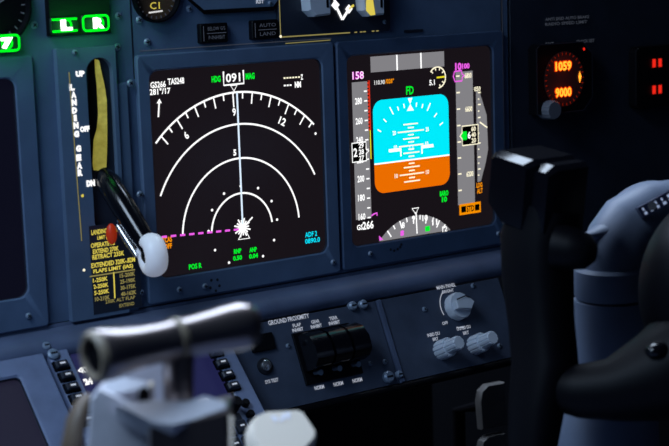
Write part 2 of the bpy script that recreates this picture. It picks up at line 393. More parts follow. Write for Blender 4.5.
cu = PAN.px(410.5, 148)[0]; M2 = N + .0003
g = G(); step = (PAN.px(411, 161)[1] - PAN.px(411.7, 183)[1]) / 6.2
def bar(v, half, w=.0013): g.line(PAN, (cu - half, v), (cu + half, v), w, 'warmwhite', M2)
for i, hf in ((1, .0035), (2, .0095), (3, .0035), (4, .0145), (5, .0035), (6, .0095)): bar(hv - i * step, hf)
for i, hf in ((1, .0035), (2, .0095), (3, .0035), (4, .0145), (5, .0035), (6, .0095), (7, .0035), (8, .0155), (9, .0035), (10, .0085)): bar(hv + i * step, hf)
for s_ in (-1, 1):
    g.text(PAN, '10', cu + s_ * .0185, hv - 4 * step, .0038, .0042, 'warmwhite', M2, 0, .03)
    g.text(PAN, '10', cu + s_ * .0185, hv + 4 * step, .0038, .0042, 'white', M2, 0, .03)
    g.text(PAN, '20', cu + s_ * .0195, hv + 8 * step, .0038, .0042, 'white', M2, 0, .03)
g.build('pitch_ladder', att, smooth=0)
g = G(); br = .040; bc = hv + .009
for a, L in ((10, .004), (20, .004), (30, .008), (45, .0045), (60, .0045)):
    for s_ in (-1, 1):
        aa = R_(90 + s_ * a); g.line(PAN, (cu + br * math.cos(aa), bc + br * math.sin(aa)), (cu + (br + L) * math.cos(aa), bc + (br + L) * math.sin(aa)), .0013, 'white', M2)
g.poly(PAN, [(cu - .0028, av1 - .0008), (cu + .0028, av1 - .0008), (cu, av1 - .0065)], 'white', M2)
g.poly(PAN, [(cu - .0042, av1 - .0125), (cu + .0042, av1 - .0125), (cu, av1 - .0062)], 'white', M2)
g.build('bank_scale', att, smooth=0)
g = G(); wv = PAN.px(410.5, 147.5)[1]
g.line(PAN, (cu - .0265, wv - .0005), (cu - .0125, wv - .0005), .0030, 'white', M2 + .0001); g.line(PAN, (cu + .0125, wv - .0005), (cu + .0265, wv - .0005), .0030, 'white', M2 + .0001)
g.line(PAN, (cu - .0125, wv + .001), (cu - .0125, wv - .007), .0016, 'white', M2 + .0001); g.line(PAN, (cu + .0125, wv + .001), (cu + .0125, wv - .007), .0016, 'white', M2 + .0001)
g.pl(PAN, [(cu - .0018, wv - .0018), (cu + .0018, wv - .0018), (cu + .0018, wv + .0018), (cu - .0018, wv + .0018)], .0009, 'white', M2 + .0001, True)
g.build('aircraft_symbol', att, smooth=0)
# speed tape
def vline(x, y0, y1): return PAN.px(x, (y0 + y1) / 2)[0]
g = G(); su0 = PAN.px(353.2, 150)[0]; su1 = PAN.px(369.0, 150)[0]; sv1 = PAN.px(357, 82)[1]; sv0 = PAN.px(362, 219)[1]
g.poly(PAN, [(su0, sv0), (su1, sv0), (su1, sv1), (su0, sv1)], 'tapegrey', N)
lab = [(101, '280'), (121, '260'), (140, '240'), (160, '220'), (179, '200'), (198, '180'), (217, '160')]
for y, t_ in lab:
    g.text(PAN, t_, su0 + .0068, PAN.px(358, y)[1], .0078, .0062, 'white', N + .0002, 0, .03)
y = 91.0
while y < 218:
    vv = PAN.px(366, y)[1]; g.line(PAN, (su1 - .0048, vv), (su1 - .0012, vv), .0013, 'white', N + .0002); y += 9.75
rv1 = PAN.px(367, 80.5)[1]; rv0 = PAN.px(368, 130.5)[1]; n_ = 14
g.poly(PAN, [(su1 - .0006, rv0), (su1 + .0022, rv0), (su1 + .0022, rv1), (su1 - .0006, rv1)], 'redband', N + .0002)
for i in range(n_):
    a_ = rv0 + (rv1 - rv0) * (i + .62) / n_; b_ = rv0 + (rv1 - rv0) * (i + .95) / n_; g.poly(PAN, [(su1 - .0008, a_), (su1 + .001, a_), (su1 + .001, b_), (su1 - .0008, b_)], 'blackglow', N + .0003)
g.line(PAN, (su1 + .0012, rv0), (su1 + .0012, PAN.px(369, 159)[1]), .0011, 'yellow', N + .0002)
bu0, bv0, bu1, bv1 = PAN.px(351.2, 152)[0], PAN.px(358, 161.5)[1], PAN.px(365.3, 152)[0], PAN.px(358, 142.5)[1]
g.poly(PAN, [(bu0, bv0), (bu1, bv0), (bu1, bv1), (bu0, bv1)], 'blackglow', N + .0005)
bm_ = (bv0 + bv1) / 2
g.pl(PAN, [(bu0, bv0), (bu1, bv0), (bu1, bm_ - .002), (bu1 + .003, bm_), (bu1, bm_ + .002), (bu1, bv1), (bu0, bv1)], .0012, 'white', N + .0006, True)
g.text(PAN, '2', bu0 + .0036, bm_, .0044, .0080, 'white', N + .0006, 0, .03)
for dy, t_ in ((.0056, '29'), (0, '28'), (-.0056, '27')): g.text(PAN, t_, bu0 + .0103, bm_ + dy, .0058, .0048, 'white', N + .0006, 0, .03)
g.build('speed_tape', pf, smooth=0)
# altitude tape
g = G(); tu0 = PAN.px(456.2, 140)[0]; tu1 = PAN.px(473.2, 140)[0]; tv1 = PAN.px(462, 71.5)[1]; tv0 = PAN.px(466, 204)[1]
g.poly(PAN, [(tu0, tv0), (tu1, tv0), (tu1, tv1), (tu0, tv1)], 'tapegrey', N)
for y, t_ in ((75.5, '6800'), (109, '6600'), (174, '6200')): g.text(PAN, t_, tu1 - .0058, PAN.px(467, y)[1], .0088, .0052, 'warmwhite', N + .0002, 0, .03)
for y in (76, 92.5, 109, 125.5, 142, 158, 174, 190.5): vv = PAN.px(458, y)[1]; g.line(PAN, (tu0 + .0006, vv), (tu0 + .0048, vv), .0014, 'warmwhite', N + .0002)
hb = PAN.px(460, 136)[1]; h1 = .0092
ku0, ku1 = tu0 + .0062, tu1 + .0052
g.poly(PAN, [(ku0, hb - h1), (ku1, hb - h1), (ku1, hb + h1), (ku0, hb + h1)], 'blackglow', N + .0005)
g.pl(PAN, [(ku0, hb - h1), (ku1, hb - h1), (ku1, hb + h1), (ku0, hb + h1), (ku0, hb + .003), (ku0 - .0028, hb), (ku0, hb - .003)], .0012, 'warmwhite', N + .0006, True)
g.poly(PAN, [(ku0 - .0012, hb), (ku0 + .001, hb - .004), (ku0 + .0058, hb - .004), (ku0 + .0058, hb + .004), (ku0 + .001, hb + .004)], 'green', N + .0007)
g.text(PAN, '6', ku0 + .0088, hb, .0038, .0070, 'white', N + .0006, 0, .03)
for dy, t_ in ((.0055, '60'), (0, '40'), (-.0055, '20')): g.text(PAN, t_, ku0 + .0143, hb + dy, .0056, .0047, 'warmwhite', N + .0006, 0, .03)
g.pl(PAN, [PAN.px(*q) for q in ((460.5, 70.5), (453.5, 71.5), (452.3, 76.5), (454, 81.5), (461, 80.8), (461.2, 77), (463.5, 75.5), (461, 74))], .0014, 'magenta', N + .0006, True)
g.build('altitude_tape', pf, smooth=0)
g = G(); quad(g, [(475.3, 90), (478.8, 91.5), (486, 115), (487.5, 149), (485, 163), (480.3, 181), (477, 182)], 'tapegrey', N)
for i, y in enumerate((92.5, 99, 104.5, 111, 117.5, 133, 143, 149, 157, 163, 169, 175)): vv = PAN.px(478, y)[1]; uu = PAN.px(477.2, y)[0]; g.line(PAN, (uu, vv), (uu + (.0034 if i % 2 == 0 else .0017), vv), .0013, 'warmwhite', N + .0002)
g.line(PAN, PAN.px(479, 122), PAN.px(486.5, 127.5), .0014, 'warmwhite', N + .0002); g.tp(PAN, '050', 476.5, 88.8, 6.5, 4.8, 'warmwhite', N + .0003, 0, .03)
g.build('vertical_speed_scale', pf, smooth=0)
# AOA dial
g = G(); q = PAN.px(436.8, 77.5); rr = .0098
g.pl(PAN, circ(q[0], q[1], rr, 24, -82, 145), .0013, 'warmwhite', N); g.line(PAN, (q[0] - .001, q[1]), (q[0] + rr - .001, q[1] + .0002), .0016, 'yellow', N + .0001)
for a in (-70, -35, 35, 70, 105, 140): g.line(PAN, (q[0] + rr * math.cos(R_(a)), q[1] + rr * math.sin(R_(a))), (q[0] + (rr - .003) * math.cos(R_(a)), q[1] + (rr - .003) * math.sin(R_(a))), .0011, 'warmwhite', N)
g.tp(PAN, '5.1', 431.5, 82.5, 5.5, 5.5, 'white', N, 0, .03); g.build('angle_dial', pf, smooth=0)
# heading dial
g = G(); ta = PAN.px(416.0, 215.2); tb = PAN.px(378.5, 241.5); tc_ = PAN.px(450, 230.0)
def circ3(a, b, c):
    ax, ay = a; bx, by = b; cx_, cy_ = c; d = 2 * (ax * (by - cy_) + bx * (cy_ - ay) + cx_ * (ay - by))
    ux = ((ax * ax + ay * ay) * (by - cy_) + (bx * bx + by * by) * (cy_ - ay) + (cx_ * cx_ + cy_ * cy_) * (ay - by)) / d
    uy = ((ax * ax + ay * ay) * (cx_ - bx) + (bx * bx + by * by) * (ax - cx_) + (cx_ * cx_ + cy_ * cy_) * (bx - ax)) / d
    return (ux, uy), math.hypot(ax - ux, ay - uy)
(hx, hy), hr = circ3(ta, tb, tc_)
vbot = -.1695
a_ = math.asin(max(-1, min(1, (vbot - hy) / hr))); d0 = math.degrees(a_)
g.poly(PAN, circ(hx, hy, hr, 48, d0, 180 - d0), 'tapegrey', N)
a9 = 90 + 5; q = 90
for i in range(-7, 8):
    a = a9 - 3 + i * 8.2; L = .0075 if i % 2 == 0 else .0042
    if hy + (hr - L) * math.sin(R_(a)) < vbot + .001: continue
    g.line(PAN, (hx + hr * math.cos(R_(a)), hy + hr * math.sin(R_(a))), (hx + (hr - L) * math.cos(R_(a)), hy + (hr - L) * math.sin(R_(a))), .0014, 'white', N + .0001)
for x, y, t_, w in ((402.5, 225, '8', 3), (412.8, 218.5, '9', 3.2), (424.3, 217.8, '10', 5.5), (434, 222, '11', 5), (444, 229, '12', 5)): g.tp(PAN, t_, x, y, w, 6, 'white', N + .0002, 0, .03)
g.tp(PAN, 'S', 401.5, 233, 4, 5.5, 'magenta', N + .0002, 0, .09)
e = PAN.px(426.8, 228.6); g.poly(PAN, [(e[0] - .0028, e[1] - .0024), (e[0] + .0028, e[1] - .0024), (e[0] + .0028, e[1] + .0024), (e[0] - .0028, e[1] + .0024)], 'green', N + .0002)
g.line(PAN, PAN.px(415.2, 212), PAN.px(416.3, 233.5), .0014, 'white', N + .0003); g.pl(PAN, [PAN.px(411.3, 208.5), PAN.px(417.8, 207.5), PAN.px(415, 214)], .0014, 'white', N + .0003, True)
g.poly(PAN, [PAN.px(378.3, 235.5), PAN.px(382.5, 239.5), PAN.px(378.6, 240.5)], 'magenta', N + .0003)
g.build('heading_dial', pf, smooth=0)
g = G()
g.tp(PAN, '158', 357.5, 75.3, 11.5, 8, 'magenta', N, 0, .05); g.tp(PAN, '158', 357.5, 75.3, 11.2, 7.6, 'white', N + .0001, 0, -.015)
g.build('speed_readout', pf, smooth=0); g = G()
g.tp(PAN, '110.90', 379, 82.3, 10.5, 4.6, 'whitedim', N, 0, .03); g.tp(PAN, '/028°', 389, 81, 8.5, 4.8, 'amber', N, 0, .03)
g.build('course_readout', pf, smooth=0); g = G()
g.tp(PAN, 'FD', 409.3, 90.3, 7.5, 8.5, 'green', N, 0, .03)
g.build('director_caption', pf, smooth=0); g = G()
g.tp(PAN, '10', 457.7, 66.5, 6.5, 7.8, 'magenta', N, 0, .05); g.tp(PAN, '100', 465.2, 66, 7.5, 5.6, 'magenta', N, 0, .05)
g.build('altitude_readout', pf, smooth=0); g = G()
g.tp(PAN, 'GS', 359.3, 227.2, 6, 5.5, 'white', N, 0, .03); g.tp(PAN, '266', 367.5, 225, 11, 8.3, 'white', N, 0, .03)
g.build('ground_speed_readout', pf, smooth=0); g = G()
g.tp(PAN, 'BARO', 443.5, 193.2, 8.5, 5.5, 'green', N, 0, .05); g.tp(PAN, '10', 443.8, 199.2, 5.2, 5.5, 'green', N, 0, .05)
g.build('minimums_readout', pf, smooth=0); g = G()
g.tp(PAN, 'LDG', 478.8, 185, 5.8, 5, 'amber', N, 0, .04); g.tp(PAN, 'ALT', 479.2, 190.8, 5.8, 5, 'amber', N, 0, .04)
g.build('landing_caption', pf, smooth=0); g = G()
e0 = rpx(PAN, 458.8, 212.5, 480, 204); mv = PAN.px(469, 208.3)[1]
g.poly(PAN, [(e0[0], mv - .0052), (e0[2], mv - .0052), (e0[2], mv + .0052), (e0[0], mv + .0052)], 'amber', N + .0001)
for f0, f1 in ((.08, .30), (.72, .93)): g.poly(PAN, [(e0[0] + (e0[2] - e0[0]) * f, mv + s_) for f, s_ in ((f0, -.003), (f1, -.003), (f1, .003), (f0, .003))], 'blackglow', N + .0003)
g.tp(PAN, 'STD', 469.5, 208.3, 7.6, 6.4, 'blackglow', N + .0004, 0, .03)
g.build('pressure_readout', pf, smooth=0); g = G()
g.pl(PAN, [PAN.px(369.5, 216.5), PAN.px(373.5, 213.8), PAN.px(376.3, 212.8), PAN.px(376.5, 215.5)], .0014, 'magenta', N)
g.build('speed_bug', pf, smooth=0)
g = G()
for x, y in ((387.5, 249), (391, 250), (394.5, 248.5), (397, 246.5), (398, 243.8)): g.poly(PAN, circ(*PAN.px(x, y), .0013, 10), 'screwdark', .0047)
g.build('light_sensor', pf, smooth=0)
for x, y in ((367, 253), (495, 233)): screw(pf, PAN, x, y, .0024, .0045)
# ------------------------------------------------------------------ left display, switched dark
u1_ = PAN.px(20, 200)[0]; vtop = PAN.px(10, 78)[1]; vbo = PAN.px(12, 298)[1]
cd = display_unit('engine_display', 'dark blank display screen beside the landing gear panel', 'display screen', u1_ - .17, vbo, u1_, vtop, 'screen_off', .0165, PAN.px(12, 298)[1] - ZB)
screw(cd, PAN, 26, 315, .0026, .0045)
# ================================================================== landing gear panel
gp = thing('landing_gear_quadrant', 'narrow upright blue-grey panel lettered LANDING GEAR around a tall slot', 'panel', (-.075, 0, .81))
gu0 = PAN.px(59, 150)[0]; gu1 = PAN.px(117, 150)[0]; gv1 = PAN.px(85, 47)[1]; gv0 = ZB
sl0 = PAN.px(87, 150)[0]; sl1 = PAN.px(113.5, 150)[0]; sv1 = PAN.px(97, 57)[1]; sv0 = PAN.px(115, 232)[1]
def stadium(u0, v0, u1, v1, k=10):
    r = (u1 - u0) / 2; return [(u0 + r + r * math.cos(R_(180 * i / k)), v1 - r + r * math.sin(R_(180 * i / k))) for i in range(k + 1)] + [(u0 + r + r * math.cos(R_(180 + 180 * i / k)), v0 + r + r * math.sin(R_(180 + 180 * i / k))) for i in range(k + 1)]
hole = stadium(sl0, sv0, sl1, sv1)
outer = [(gu1, (gv0 + gv1) / 2)]
k = 11
outer = []
for i in range(11):
    t = i / 10; outer.append((gu1 + (gu0 - gu1) * t, gv1))
for i in range(11):
    t = i / 10; outer.append((gu0 + (gu1 - gu0) * t, gv0))
g = G(); kk = len(hole)
rs = [[PAN.w(u, v, 0) for u, v in outer], [PAN.w(u, v, .006) for u, v in outer], [PAN.w(u, v, .006) for u, v in hole], [PAN.w(u, v, .0003) for u, v in hole]]
vs = sum(rs, []); fs = [[j * kk + i, j * kk + (i + 1) % kk, (j + 1) * kk + (i + 1) % kk, (j + 1) * kk + i] for j in range(3) for i in range(kk)]
g.add(vs, fs, 'panel2'); g.build('face_plate', gp)
g = G(); g.poly(PAN, hole, 'panel_dark', .0004)
g.poly(PAN, [PAN.px(*q) for q in ((88, 66), (96, 58), (98, 100), (95, 150), (94, 165), (88, 160))], 'void', .0006)
g.build('slot_lining', gp, smooth=0)
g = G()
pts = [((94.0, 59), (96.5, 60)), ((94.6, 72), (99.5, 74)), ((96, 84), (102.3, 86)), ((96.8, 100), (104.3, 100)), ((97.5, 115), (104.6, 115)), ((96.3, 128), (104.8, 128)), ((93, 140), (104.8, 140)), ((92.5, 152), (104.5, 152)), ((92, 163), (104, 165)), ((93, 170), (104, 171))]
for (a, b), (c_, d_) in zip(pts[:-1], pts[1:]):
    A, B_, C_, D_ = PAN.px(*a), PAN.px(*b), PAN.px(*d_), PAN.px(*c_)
    g.add([PAN.w(*A, .001), PAN.w(*B_, .0042), PAN.w(*C_, .0042), PAN.w(*D_, .001)], [[0, 1, 2, 3]], 'brass_glint')
g.build('slot_glint', gp, label='yellow glint painted along the edge of the slot')  # glowing ribbon paints the reflection along the slot edge
g = G(); n_ = .0064
for x, y, ch in ((68.3, 87, 'L'), (70, 94.5, 'A'), (70.4, 102, 'N'), (70.8, 110, 'D'), (71.5, 117.5, 'I'), (72.3, 125, 'N'), (72.8, 133.5, 'G'), (74.8, 148, 'G'), (75, 157, 'E'), (75.8, 165, 'A'), (76.5, 172, 'R')):
    g.tp(PAN, ch, x, y, 3.0 if ch == 'I' else 5.2, 6.6, 'white', n_, 0, .09)
g.tp(PAN, 'UP', 76.5, 73.5, 9, 6, 'white', n_, 0, .08); g.tp(PAN, 'OFF', 81, 128.5, 9.5, 6, 'white', n_, 0, .08); g.tp(PAN, 'DN', 87, 182.5, 8.5, 6.5, 'white', n_, 0, .09)
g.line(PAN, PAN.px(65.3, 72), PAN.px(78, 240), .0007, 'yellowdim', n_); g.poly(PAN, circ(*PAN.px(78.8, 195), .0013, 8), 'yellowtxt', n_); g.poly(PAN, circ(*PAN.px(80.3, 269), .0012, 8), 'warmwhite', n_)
g.build('gear_lettering', gp, smooth=0)
pu0, pu1 = PAN.px(84, 260)[0], PAN.px(134, 260)[0]
g = G(); g.poly(PAN, [(gu0 + .019, ZB + .003), (gu1 + .012, ZB + .003), (gu1 + .012, PAN.px(110, 222)[1]), (gu0 + .019, PAN.px(110, 222)[1])], 'panel_dark', .0062)
def pt(s_, x, y, w, h, m='yellowtxt', b=.03): g.tp(PAN, s_, x, y, w, h, m, .0066, 0, b)
pt('LANDING GEAR', 100.5, 230, 26, 5); pt('LIMIT (IAS)', 101, 236.5, 15, 5); pt('OPERATING', 99, 243.2, 24, 4.8)
pt('EXTEND 270K', 102, 249, 26, 4.8); pt('RETRACT 235K', 104.5, 254.2, 32, 4.8); pt('EXTENDED 320K-.82M', 109.5, 261.5, 44, 5); pt('FLAPS LIMIT (IAS)', 109.5, 268, 40, 5)
g.line(PAN, PAN.px(86, 275.5), PAN.px(131, 268.5), .0011, 'yellowdim', .0066); g.line(PAN, PAN.px(109.8, 271), PAN.px(111, 297), .0011, 'yellowtxt', .0066)
for i, (a, b) in enumerate((('1-250K', '15-200K'), ('2-250K', '25-190K'), ('5-250K', '30-175K'), ('10-210K', '40-162K'))):
    pt(a, 96.5 + i * .7, 278.4 + i * 6.2, 15, 4.4, 'yellowtxt' if i < 3 else 'yellowdim'); pt(b, 123.5 + i * .4, 273.6 + i * 6.1, 15.5, 4.4, 'yellowdim')
pt('230K ALT FLAP', 116.5, 298.3, 30, 3.6, 'yellowdim', .01); pt('EXTEND', 123, 303.3, 15, 3.4, 'yellowdim', .01)
g.build('speed_placard', gp, smooth=0, label='yellow lettered speed limit placard')
screw(gp, PAN, 138, 291.5, .0026, .0045)
for x, y in ((71, 52),): screw(gp, PAN, x, y, .002, .006)
# lever
gl = thing('landing_gear_lever', 'black landing gear lever with a white wheel-shaped knob', 'lever', tuple(P(100, 175, 1.3)))
A = PAN.w(*PAN.px(99, 172), .006); Bp = P(150, 250, 1.245)
pa = [A, A.lerp(Bp, .15), A.lerp(Bp, .45), A.lerp(Bp, .8), A.lerp(Bp, .97)]
g = G(); g.tube(pa, [.0062, .0100, .0098, .0088, .0070], 'black_gloss', 20); g.build('arm', gl)
g = G(); q0 = P(118, 226, 1.262); q1 = P(137, 256, 1.25); g.tube([q0, q0.lerp(q1, .5), q1], [.0022, .0030, .0022], 'silver', 12); g.build('pull_rod', gl, label='shiny metal rod along the arm')
g = G(); g.ball(P(111.5, 234, 1.275), .0045, .004, .0085, 'red'); g.build('latch_button', gl, label='red latch')
wc = P(152.5, 255, 1.245); ax = Vector((-1, .22, -.05)).normalized()
side = Vector((0, 0, 1)); side = (side - ax * side.dot(ax)).normalized(); W = Frame(wc, side.cross(ax), side)   # N == ax-ish
g = G(); prof = []
for i in range(25):
    t = 2 * math.pi * i / 24; prof.append((.0105 + .0068 * math.cos(t), .0090 * math.sin(t)))
g.lathe(W, 0, 0, prof, 'tire_glow', 40, caps=False); g.build('wheel_knob', gl, smooth=60, label='white tyre-shaped knob')
g = G(); g.lathe(W, 0, 0, [(.0062, -.0065), (.0066, 0), (.0062, .0065), (.003, .0085)], 'black', 24); g.build('wheel_hub', gl)
# ================================================================== top of the panel
def light(label, x0, y0, x1, y1, t_, style):
    F = PAN; u0, v0, u1, v1 = rpx(F, x0, y1, x1, y0); vm = F.px((x0 + x1) / 2, (y0 + y1) / 2)[1]; h = D(F, x0, y0, x0, y1) / 2; v0, v1 = vm - h, vm + h
    t = thing('indicator_light', label, 'indicator light', (u0, 0, 1 + v0), 'green annunciator lights above the gear lever')
    g = G(); g.prism(F, rrect(u0, v0, u1, v1, .002), 0.0065 if style != 3 else 0, .009, 'greendim', .0006); g.build('lens', t)
    g = G(); n_ = .0094
    if style == 1:
        for v_ in (v0 + .0016, v1 - .0016): g.line(F, (u0 + .001, v_), (u1 - .001, v_), .0017, 'lightgreen', n_)
    else: g.pl(F, rrect(u0 + .001, v0 + .001, u1 - .001, v1 - .001, .003), .0017, 'lightgreen', n_, True)
    uc = u0 + (u1 - u0) * (.56 if style == 1 else .60); vc = (v0 + v1) / 2
    if style == 3: uc = u0 + (u1 - u0) * .55
    g.pl(F, circ(uc, vc, .0042, 12, 0, 360), .0016, 'lightgreen', n_, True)
    g.text(F, t_, uc, vc, .010, .0085, 'greenhot', n_ + .0002, 0, .08); g.build('legend', t, smooth=0)
    return t
bx = thing('annunciator_housing', 'black square housing holding two lit green indicator lights', 'annunciator', (-.09, 0, 1.03))
u0, v0, u1, v1 = rpx(PAN, 46.5, 34, 104.5, -30)
g = G(); g.box(PAN, u0, u1, PAN.px(75, 34.5)[1], .09, 0, .006, 'black', .001, 'greendim'); g.build('housing_box', bx)
light('lit green indicator light with open-ended bars in black housing', 46, 17, 72.5, 33, 'L', 1)
light('lit green indicator light boxed all round in black housing', 77, 14.3, 103.5, 31.5, 'R', 2)
light('green indicator light below the dark round gauge', -14, 34, 14.5, 52, '7', 3)
def gauge(label, x, y, r, face, ticks):
    u, v = PAN.px(x, y); t = thing('round_gauge', label, 'gauge', (u, 0, 1 + v - r), 'round gauges at the top of the panel')
    g = G(); g.lathe(PAN, u, v, [(r, 0), (r, .005), (r * .97, .0065), (r * .92, .0065), (r * .88, .0012)], 'black', 48, caps=False); g.build('rim', t)
    g = G(); g.prism(PAN, circ(u, v, r * .9, 40), .0003, .0010, face); g.build('dial_face', t, smooth=0)
    g = G()
    for i in range(24):
        a = R_(i * 15); g.line(PAN, (u + r * .86 * math.cos(a), v + r * .86 * math.sin(a)), (u + r * .76 * math.cos(a), v + r * .76 * math.sin(a)), .0008, ticks, .0013)
    g.build('dial_scale', t, smooth=0); return t, u, v
t, u, v = gauge('round gauge with a lit brown face above the map screen', 154.5, -4, .0215, 'gauge_brown', 'paintdim')
g = G(); a = PAN.px(154, 5); g.text(PAN, 'C1', a[0], a[1] - .0005, .009, .0055, 'yellowtxt', .0014, 0, .0); g.line(PAN, (a[0] - .006, a[1] - .006), (a[0] + .007, a[1] - .005), .0012, 'whitedim', .0014); g.build('dial_lettering', t, smooth=0)
t, u, v = gauge('dark round gauge beside the green lit housing', -7, 6, .030, 'black', 'paintdim')
g = G(); g.line(PAN, (u, v), (u + .018, v + .010), .0015, 'paintdim', .0016); g.build('needle', t, smooth=0)
# dark octagonal instrument
oc = thing('standby_instrument', 'dark instrument with clipped corners above the map screen', 'instrument', (.07, 0, 1.055))
pts = [PAN.px(*q) for q in ((187, 1), (203, 12.3), (270, 7.5), (277, 0))]; u0 = pts[0][0] - .002; u1 = PAN.px(276, 0)[0]; vb = PAN.px(230, 10.6)[1]
oct_ = [(u0 + .015, vb), (u1 - .006, vb), (u1, vb + .006), (u1, vb + .09), (u0, vb + .09), (u0, vb + .012)]
g = G(); g.prism(PAN, oct_, 0, .004, 'panel2', .0006); g.build('mounting_plate', oc)
g = G(); g.pl(PAN, oct_, .0036, 'black', .0046, True); g.build('gasket', oc, smooth=0)
g = G(); g.tp(PAN, 'RST', 257, 1.5, 8, 4, 'paint', .0048, 0, .04); g.build('lettering', oc, smooth=0)
for x, y in ((267, 3),): screw(oc, PAN, x, y, .0018, .004)
for x, y, l1, l2, lb in ((211, 33, 'BELOW G/S', 'P-INHIBIT', 'small black caption button above the heading readout'), (262, 29.5, 'AUTO', 'LAND', 'small black caption button beside the edge-lit selector panel')):
    t = thing('caption_button', lb, 'button', tuple(PAN.w(*PAN.px(x, y + 8), 0)), 'black caption buttons above the map screen')
    u, v = PAN.px(x, y); hw, hh = .0135, .0082
    g = G(); g.prism(PAN, rrect(u - hw, v - hh, u + hw, v + hh, .0015), 0, .0055, 'black', .0008); g.build('cap', t)
    g = G(); g.pl(PAN, [(u - hw + .0028, v - hh + .002), (u - hw + .0028, v + hh - .002)], .0006, 'paintdim', .0058); g.line(PAN, (u - hw + .006, v), (u + hw - .002, v), .0005, 'paintdim', .0058)
    g.text(PAN, l1, u + .002, v + .0038, .017, .0030, 'paintdim', .0058); g.text(PAN, l2, u + .002, v - .0035, .016, .0030, 'paintdim', .0058); g.build('caption_lettering', t, smooth=0)
# selector panel
sp = thing('selector_panel', 'dark selector panel with a bright lit lower edge and two grey knobs', 'panel', (.2, 0, 1.03))
u0 = PAN.px(276, 20)[0]; u1 = PAN.px(387, 20)[0]; vb = PAN.px(330, 34.3)[1]
g = G(); g.prism(PAN, [(u0, vb), (u1 - .002, vb), (u1, vb + .002), (u1, vb + .1), (u0, vb + .1)], 0, .005, 'panel_dark', .0006); g.build('face_plate', sp)
g = G(); g.line(PAN, (u0 + .0006, vb), (u0 + .0006, vb + .1), .0009, 'yellowdim', .0053); g.line(PAN, (u0, vb + .0006), (u0 + (u1 - u0) * .62, vb + .0006), .0011, 'yellowdim', .0053)
for f in (.66, .71, .74, .82, .86): g.line(PAN, (u0 + (u1 - u0) * f, vb + .0006), (u0 + (u1 - u0) * (f + .025), vb + .0006), .0011, 'yellowdim', .0053)
g.poly(PAN, circ(u0 + .0005, vb + .0012, .0013, 8), 'warmwhite', .0055)
g.line(PAN, PAN.px(285, 43.5), PAN.px(330, 40), .0007, 'yellowdim', .0006)
g.build('lit_edge', sp, smooth=0, label='pale glowing edge')
g = G(); mm = .0058
for a, b in (((333, 8), (338.5, 19.5)), ((338.5, 19.5), (345, 9))): g.line(PAN, PAN.px(*a), PAN.px(*b), .0026, 'white', mm)
g.poly(PAN, circ(*PAN.px(331.5, 5), .0046, 4), 'white', mm); g.poly(PAN, circ(*PAN.px(345, 9), .0042, 4), 'white', mm); g.line(PAN, PAN.px(345, 9), PAN.px(350, 5), .0022, 'yellowtxt', mm); g.line(PAN, PAN.px(331, 2), PAN.px(330, -6), .0026, 'white', mm)
g.build('selector_marking', sp, smooth=0, label='bright white position marks')
for x, tip in ((308, -1), (362, 1)):
    u, v = PAN.px(x, 4.5); hw = .0135
    pr = [(u - hw * .75, v - .005), (u - hw * .3, v - .0105), (u + hw * .95, v - .0095), (u + hw, v + .03), (u - hw, v + .03)]
    g = G(); g.prism(PAN, pr, .005, .017, 'knob', .003); kn = g.build('selector_knob', sp)
    g = G(); g.line(PAN, (u + hw * .62, v - .003), (u + hw * .6, v + .02), .0024, 'black', .0175); g.build('pointer_line', kn, smooth=0)
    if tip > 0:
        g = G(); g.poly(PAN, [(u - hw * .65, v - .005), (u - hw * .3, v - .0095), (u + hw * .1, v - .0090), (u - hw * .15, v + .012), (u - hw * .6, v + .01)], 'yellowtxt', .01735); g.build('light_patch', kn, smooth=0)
screw(sp, PAN, 381, 22, .002, .005)
g = G(); g.prism(PAN, rrect(*[a for a in rpx(PAN, 404, 33, 422, 29)], .0006), 0, .0012, 'panel_dark'); o = g.build('nameplate', sp)
# ================================================================== clock and second readout
ck = thing('digital_clock', 'black panel clock glowing with two rows of orange digits', 'clock', tuple(PAN.w(*PAN.px(560, 125), 0)))
u0 = PAN.px(537, 80, .012)[0]; u1 = PAN.px(592, 80, .012)[0]; v1 = PAN.px(566, 43, .012)[1]; v0 = PAN.px(566, 112, .012)[1]; c = .012
oc2 = [(u0, v0), (u1 - c, v0), (u1, v0 + c), (u1, v1 - c), (u1 - c, v1), (u0 + .004, v1), (u0, v1 - .004)]
g = G(); g.prism(PAN, oc2, 0, .012, 'black', .001); g.build('case', ck)
g = G(); g.pl(PAN, oc2, .0009, 'screwedge', .0125, True); g.build('case_rim', ck, smooth=0)
g = G(); uc, vc = PAN.px(564, 79, .012); 
g.prism(PAN, circ(uc, vc, .027, 32), .0121, .0124, 'clockface'); g.build('dial_face', ck, smooth=0)
for yy, s_ in ((66, '1059'), (92.3, '9000')):
    g = G(); u, v = PAN.px(563.5, yy, .013); g.text(PAN, s_, u, v, .0240, .0112, 'led_halo', .0128, 0, .11); g.text(PAN, s_, u, v, .0215, .0092, 'led', .0130, 0, .035); g.build('digits', ck, smooth=0)  # larger red copy behind paints a halo round the digits
g = G(); u, v = PAN.px(579.5, 77, .013); g.poly(PAN, [(u - .0012, v), (u + .0002, v - .006), (u + .0026, v), (u + .0002, v + .006)], 'led', .0130); u, v = PAN.px(584, 49, .013); g.poly(PAN, circ(u, v, .0015, 10), 'leddim', .0130)
for i in range(30):
    a = R_(i * 12); g.line(PAN, (uc + .0235 * math.cos(a), vc + .0235 * math.sin(a)), (uc + .026 * math.cos(a), vc + .026 * math.sin(a)), .0007, 'ledglow', .0127)
g.build('clock_marking', ck, smooth=0)
u, v = PAN.px(552.5, 110, .018); g = G(); g.lathe(PAN, u, v, [(.0095, .006), (.0092, .020), (.0085, .0215)], 'knobdark', 30, 15, .06); g.build('knob', ck, label='small grey knob')
